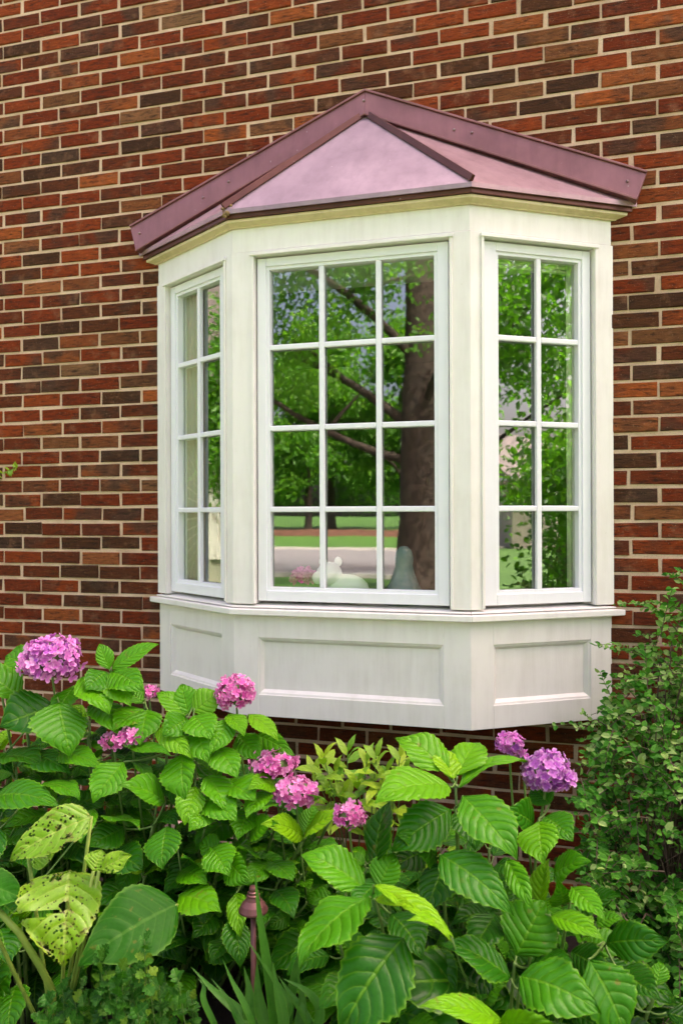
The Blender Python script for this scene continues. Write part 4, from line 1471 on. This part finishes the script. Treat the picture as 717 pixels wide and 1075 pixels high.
def build_oak():
    root = np.array([-2.13, -13.2, -.03])
    t = empty('shade_tree', tuple(root), 'big thick-trunked shade tree on the front lawn, mirrored in the middle window', 'tree')
    b = MB()
    b.tube([root + (0, 0, -.05), root + (0, 0, .12), root + (.0, 0, .5), root + (.02, 0, 1.4), root + (.05, 0, 3.2), root + (.1, 0, 5.0), root + (.05, .1, 7), root + (-.2, .3, 9.5)], [.78, .60, .46, .40, .37, .35, .26, .10], 16)
    limbs = [((0.05, 0, 3.1), (-1.2, -.4, 4.4), (-4.2, -1.0, 5.6), .19), ((0, 0, 2.6), (-1.4, .2, 2.7), (-4.4, .6, 4.9), .15), ((.08, 0, 4.4), (-.8, .6, 5.9), (-3.6, 1.6, 7.2), .16), ((.1, 0, 4.2), (1.4, .2, 5.4), (4.0, .4, 6.6), .18),
             ((.05, 0, 5.2), (.6, -1.2, 7.2), (1.8, -3.2, 8.6), .15), ((0, .1, 6.2), (-.8, -.8, 8.2), (-2.4, -2.4, 9.6), .13), ((.1, 0, 3.6), (.7, 1.1, 4.6), (1.8, 3.0, 5.4), .13)]
    for a, m_, e, r in limbs:
        pts = bez(root + a, root + m_, root + e, 9)
        b.tube(pts, np.linspace(r * .68, r * .18, 9), 8)
        for k in (4, 6, 7):
            q = pts[k] + np.array([rng.normal(0, .7), rng.normal(0, .7), rng.uniform(.3, 1.2)])
            b.tube(bez(pts[k], (pts[k] + q) / 2 + (0, 0, .1), q, 5), np.linspace(r * .35, r * .1, 5), 6)
    b.build('trunk', M['bark'], t, smooth=True)
    b = MB()
    R0 = root
    bl = [(-4.2, -1, 5.6, 1.9, 1.5, 1.2), (-4.6, .6, 4.6, 1.5, 1.3, 1.0), (-3.2, 1.6, 7.4, 2.2, 1.8, 1.5), (3.8, .4, 6.8, 2.4, 2.2, 1.8), (1.6, -3, 8.6, 2.2, 1.9, 1.8), (-2.4, -2.4, 9.6, 2.4, 2, 1.6), (-.2, .3, 10, 2.2, 2, 1.5), (1.8, 3, 5.9, 1.5, 1.4, 1.2), (-6, -.2, 6.5, 1.5, 1.5, 1.4), (-1.8, -.6, 6.6, 1.7, 1.5, 1.2), (-2.4, .3, 4.3, 1.2, .9, .8), (-5.8, .4, 3.2, 1.1, 1.0, .8), (-.4, 1.3, 6.1, 1.3, .6, .9), (.7, 1.2, 5.0, .8, .5, .6), (-1.6, .9, 5.2, 1.0, .7, .6), (-3.4, .8, 3.9, 1.0, .8, .5)]
    tree_crown(b, [(c[0] + R0[0], c[1] + R0[1], c[2], *c[3:]) for c in bl], 44000, .10, .6)
    b.build('crown', M['tree_leaf'], t)


build_oak()


def build_bg_trees():
    t = empty('street_tree', (0, 0, -.03), 'x', 'tree', 'trees across the street')
    b = MB()
    b.tube([(0, 0, -.1), (0, 0, .5), (.05, 0, 3), (.1, .1, 6)], [.42, .30, .24, .16], 10)
    for k in range(6):
        a = k * 1.05
        b.tube(bez((.05, 0, 2.8 + .4 * k), (math.cos(a) * 1.2, math.sin(a) * 1.2, 4.4 + .5 * k), (math.cos(a) * 2.8, math.sin(a) * 2.8, 5.6 + .8 * k), 6), np.linspace(.13, .04, 6), 6)
    tr = b.build('trunk', M['bark'], t, smooth=True)
    b = MB()
    bl = [(math.cos(a) * 2.6, math.sin(a) * 2.6, 5.4 + .9 * k, 2.3, 2.3, 1.8) for k, a in enumerate(np.arange(6) * 1.05)] + [(0, 0, 10.5, 2.6, 2.6, 2.2), (-1.5, 1, 4.2, 2.0, 1.8, 1.2), (1.8, 1, 3.6, 1.8, 1.8, 1.1), (.2, 1.8, 3.2, 1.8, 1.5, 1.1)]
    tree_crown(b, bl, 11000, .30, .55)
    cr = b.build('crown', M['tree_leaf'], t)
    spots = [(-27, -57, 1.25, 'tall street tree left of the trunk, mirrored in the left column of the middle window'), (-18.5, -56, 1.05, 'leafy tree behind the iron fence, mirrored in the centre column of the middle window'),
             (-11.5, -60, 1.35, 'full tree behind the iron fence nearest the mirrored trunk'), (-34, -66, 1.5, 'far street tree at the left edge of the mirrored lawn'), (-21.5, -72, 1.6, 'tall rear tree between the fence trees in the mirrored view'), (-4, -64, 1.4, 'tree behind the fence, mirrored just right of the big trunk'),
             (19.0, -15.0, .85, 'spreading tree farther along the street side, mirrored in the right window'), (5, -58, 1.3, 'street tree farthest to the right across the road')]
    for i, (x, y, s, lab) in enumerate(spots):
        if i == 0: o = t
        else:
            o = t.copy(); col.objects.link(o)
            for ch in (tr, cr):
                c = ch.copy(); col.objects.link(c); c.parent = o
        o.location = (x, y, -.03)
        o.scale = (s, s, s)
        o.rotation_euler = (0, 0, i * 1.3)
        o['label'] = lab
        o['kind'] = 'thing'


build_bg_trees()


def build_young():
    root = np.array([7.6, -4.6, -.03])
    t = empty('young_tree', tuple(root), 'fine-leaved young tree beside the hedge, mirrored in the upper panes of the right window', 'tree')
    b = MB()
    b.tube([root - UP * .05, root + UP * .6, root + UP * 2, root + (.1, .05, 3.6), root + (.1, .1, 5.2)], [.13, .10, .08, .06, .02], 10)
    ends = []
    for k in range(9):
        a = k * 2.4
        e = root + np.array([math.cos(a) * 1.5, math.sin(a) * 1.5, 2.2 + .38 * k])
        b.tube(bez(root + UP * (1.3 + .34 * k), root + np.array([math.cos(a) * .8, math.sin(a) * .8, 1.7 + .4 * k]), e, 6), np.linspace(.04, .012, 6), 6)
        ends.append((e[0], e[1], max(e[2], 3.7), 1.0, 1.0, .6))
    b.build('trunk', M['bark'], t, smooth=True)
    b = MB()
    tree_crown(b, ends + [(*(root + UP * 5.4), 1.2, 1.2, .9), (*(root + (0, 0, 4.2)), 1.3, 1.3, .8)], 11000, .085, .35)
    b.build('crown', M['tree_leaf'], t)


build_young()
b = MB()
bl = []
for x in np.arange(-62, 22, 4.2):
    bl.append((x + rng.normal(0, 1), -80 + rng.normal(0, 2), rng.uniform(3, 5), 3.6, 3, 3.6))
    bl.append((x + rng.normal(0, 1), -84 + rng.normal(0, 2), rng.uniform(8, 11), 4, 3, 4))
    bl.append((x + rng.normal(0, 1), -77, 1.6, 2.6, 1.6, 1.5))
tree_crown(b, bl, 34000, .42, .35)
tag(b.build('far_woods', M['tree_leaf']), 'far leafy woods closing the view across the street', 'woods', kind='stuff')
# low wall and iron fence across the street
b = MB()
b.box(-70, 40, -51.6, -51.2, -.05, .42)
w2 = b.build('low_wall', simple('red_brick_kerb', (.14, .065, .045), (.22, .10, .075), 3, .85))
tag(w2, 'low red wall across the street under the fence, mirrored in the bottom panes', 'wall', kind='thing')
t = empty('iron_fence', (0, -51.9, 0), 'black iron railing fence across the street, mirrored in the bottom panes', 'fence')
b = MB()
for x in np.arange(-60, 12, .22): b.box(x, x + .03, -51.915, -51.885, 0, 1.75)
b.build('picket', M['iron'], t)['kind'] = 'stuff'
b = MB()
for z in (.25, 1.5):
    b = MB(); b.box(-60, 12, -51.94, -51.86, z, z + .05)
    b.build('rail', M['iron'], t)
# clipped hedge and a neighbour's house along the right
hd = empty('hedge', (5.4, -2.1, -.03), 'leafy green hedge right of the bay, mirrored in the lower panes of the right window', 'hedge')
b = MB()
tree_crown(b, [(4.2 + .75 * k, -1.5 - .38 * k + .2 * (k % 2), 1.25 + .16 * (k % 3), .8, .8, 1.15) for k in range(7)], 16000, .07, .45)
for i in range(9000):
    p = np.array([rng.uniform(3.6, 9.4), 0, rng.uniform(.02, 2.35)])
    p[1] = -1.25 - .5 * (p[0] - 4.2) + rng.normal(0, .35)
    small_leaf(b, p, rng.standard_normal(3), UP + .8 * rng.standard_normal(3), .075, .055, (rng.random() * .8, 0, 0))
b.build('foliage', M['tree_leaf'], hd)
for k in range(8):
    b = MB()
    b.tube([(4.0 + .75 * k, -1.4 - .38 * k, -.03), (4.0 + .75 * k, -1.45 - .38 * k, 1.2)], [.04, .02], 6)
    b.build('stem', M['stem_brown'], hd)


M['shutter'] = simple('pale_shutter', (.5, .5, .45), (.58, .58, .52), 4, .6)

t = empty('tall_shrub', (-8.6, -.7, -.03), 'tall leafy shrub left of the bay, mirrored in the right column of the left window', 'shrub')
b = MB()
tree_crown(b, [(-8.6 + q[0], -.6 + q[1], q[2], .75, .7, .8) for q in ((0, 0, 2.2), (.5, -.4, 2.6), (-.4, .3, 3.2), (.2, .1, 3.9), (-.2, -.5, 1.9), (.1, .4, 2.9))], 12000, .075, .45)
b.build('foliage', M['tree_leaf'], t)
b = MB(); b.tube([(-8.6, -.7, -.05), (-8.6, -.65, 1.5), (-8.55, -.6, 3.6)], [.06, .045, .015], 8)
b.build('stem', M['stem_brown'], t)


def house(loc, rz, label, wallm):
    h = empty('neighbour_house', loc, label, 'house')
    h.rotation_euler = (0, 0, rz)
    def part(name, m, boxes, par):
        b = MB()
        for q in boxes: b.box(*q)
        o = b.build(name, m, par, origin=np.zeros(3))
        return o
    part('wall', wallm, [(-5, 5, -4, 4, 0, 3.1)], h)
    b = MB()
    b.add([(-5.5, -4.6, 3.1), (5.5, -4.6, 3.1), (5.5, 4.6, 3.1), (-5.5, 4.6, 3.1), (-5.5, 0, 5.4), (5.5, 0, 5.4)], [(0, 1, 5, 4), (2, 3, 4, 5), (1, 2, 5), (3, 0, 4), (3, 2, 1, 0)])
    b.build('roof', simple('grey_shingle', (.16, .13, .13), (.24, .2, .2), 4, .9, .5, 30), h, origin=np.zeros(3))
    part('gutter', M['vinyl'], [(-5.5, 5.5, -4.72, -4.605, 3.02, 3.14), (-5.5, 5.5, 4.605, 4.72, 3.02, 3.14), (5.503, 5.6, -4.6, 4.6, 2.95, 3.12), (-5.6, -5.503, -4.6, 4.6, 2.95, 3.12)], h)
    for sx in (-1, 1):
        for y in (-2.2, 0, 2.2):
            f = part('window', M['vinyl'], [(sx * 5.06 if sx < 0 else 5.003, -5.003 if sx < 0 else 5.06, y - .55, y + .55, .9, 2.4)], h)
            part('pane', M['gap'], [(-5.075 if sx < 0 else 5.062, -5.062 if sx < 0 else 5.075, y - .46, y + .46, 1.0, 2.3)], f)
            for s in (-1, 1): part('shutter', M['shutter'], [(-5.05 if sx < 0 else 5.004, -5.004 if sx < 0 else 5.05, y + s * .78 - .2, y + s * .78 + .2, .9, 2.4)], h)


house((36, -17, -.03), .5, 'neighbouring house beyond the hedge, mirrored in the right window', simple('beige_siding', (.45, .40, .34), (.52, .47, .40), 2, .8))
house((-14.5, -1.0, -.03), 0, 'grey-green neighbouring house with shutters, mirrored in the left window', simple('sage_siding', (.22, .24, .17), (.28, .29, .21), 2, .8))

for o in bpy.data.objects:
    if o.parent is None and o.get('category') and not o.get('kind'): o['kind'] = 'thing'
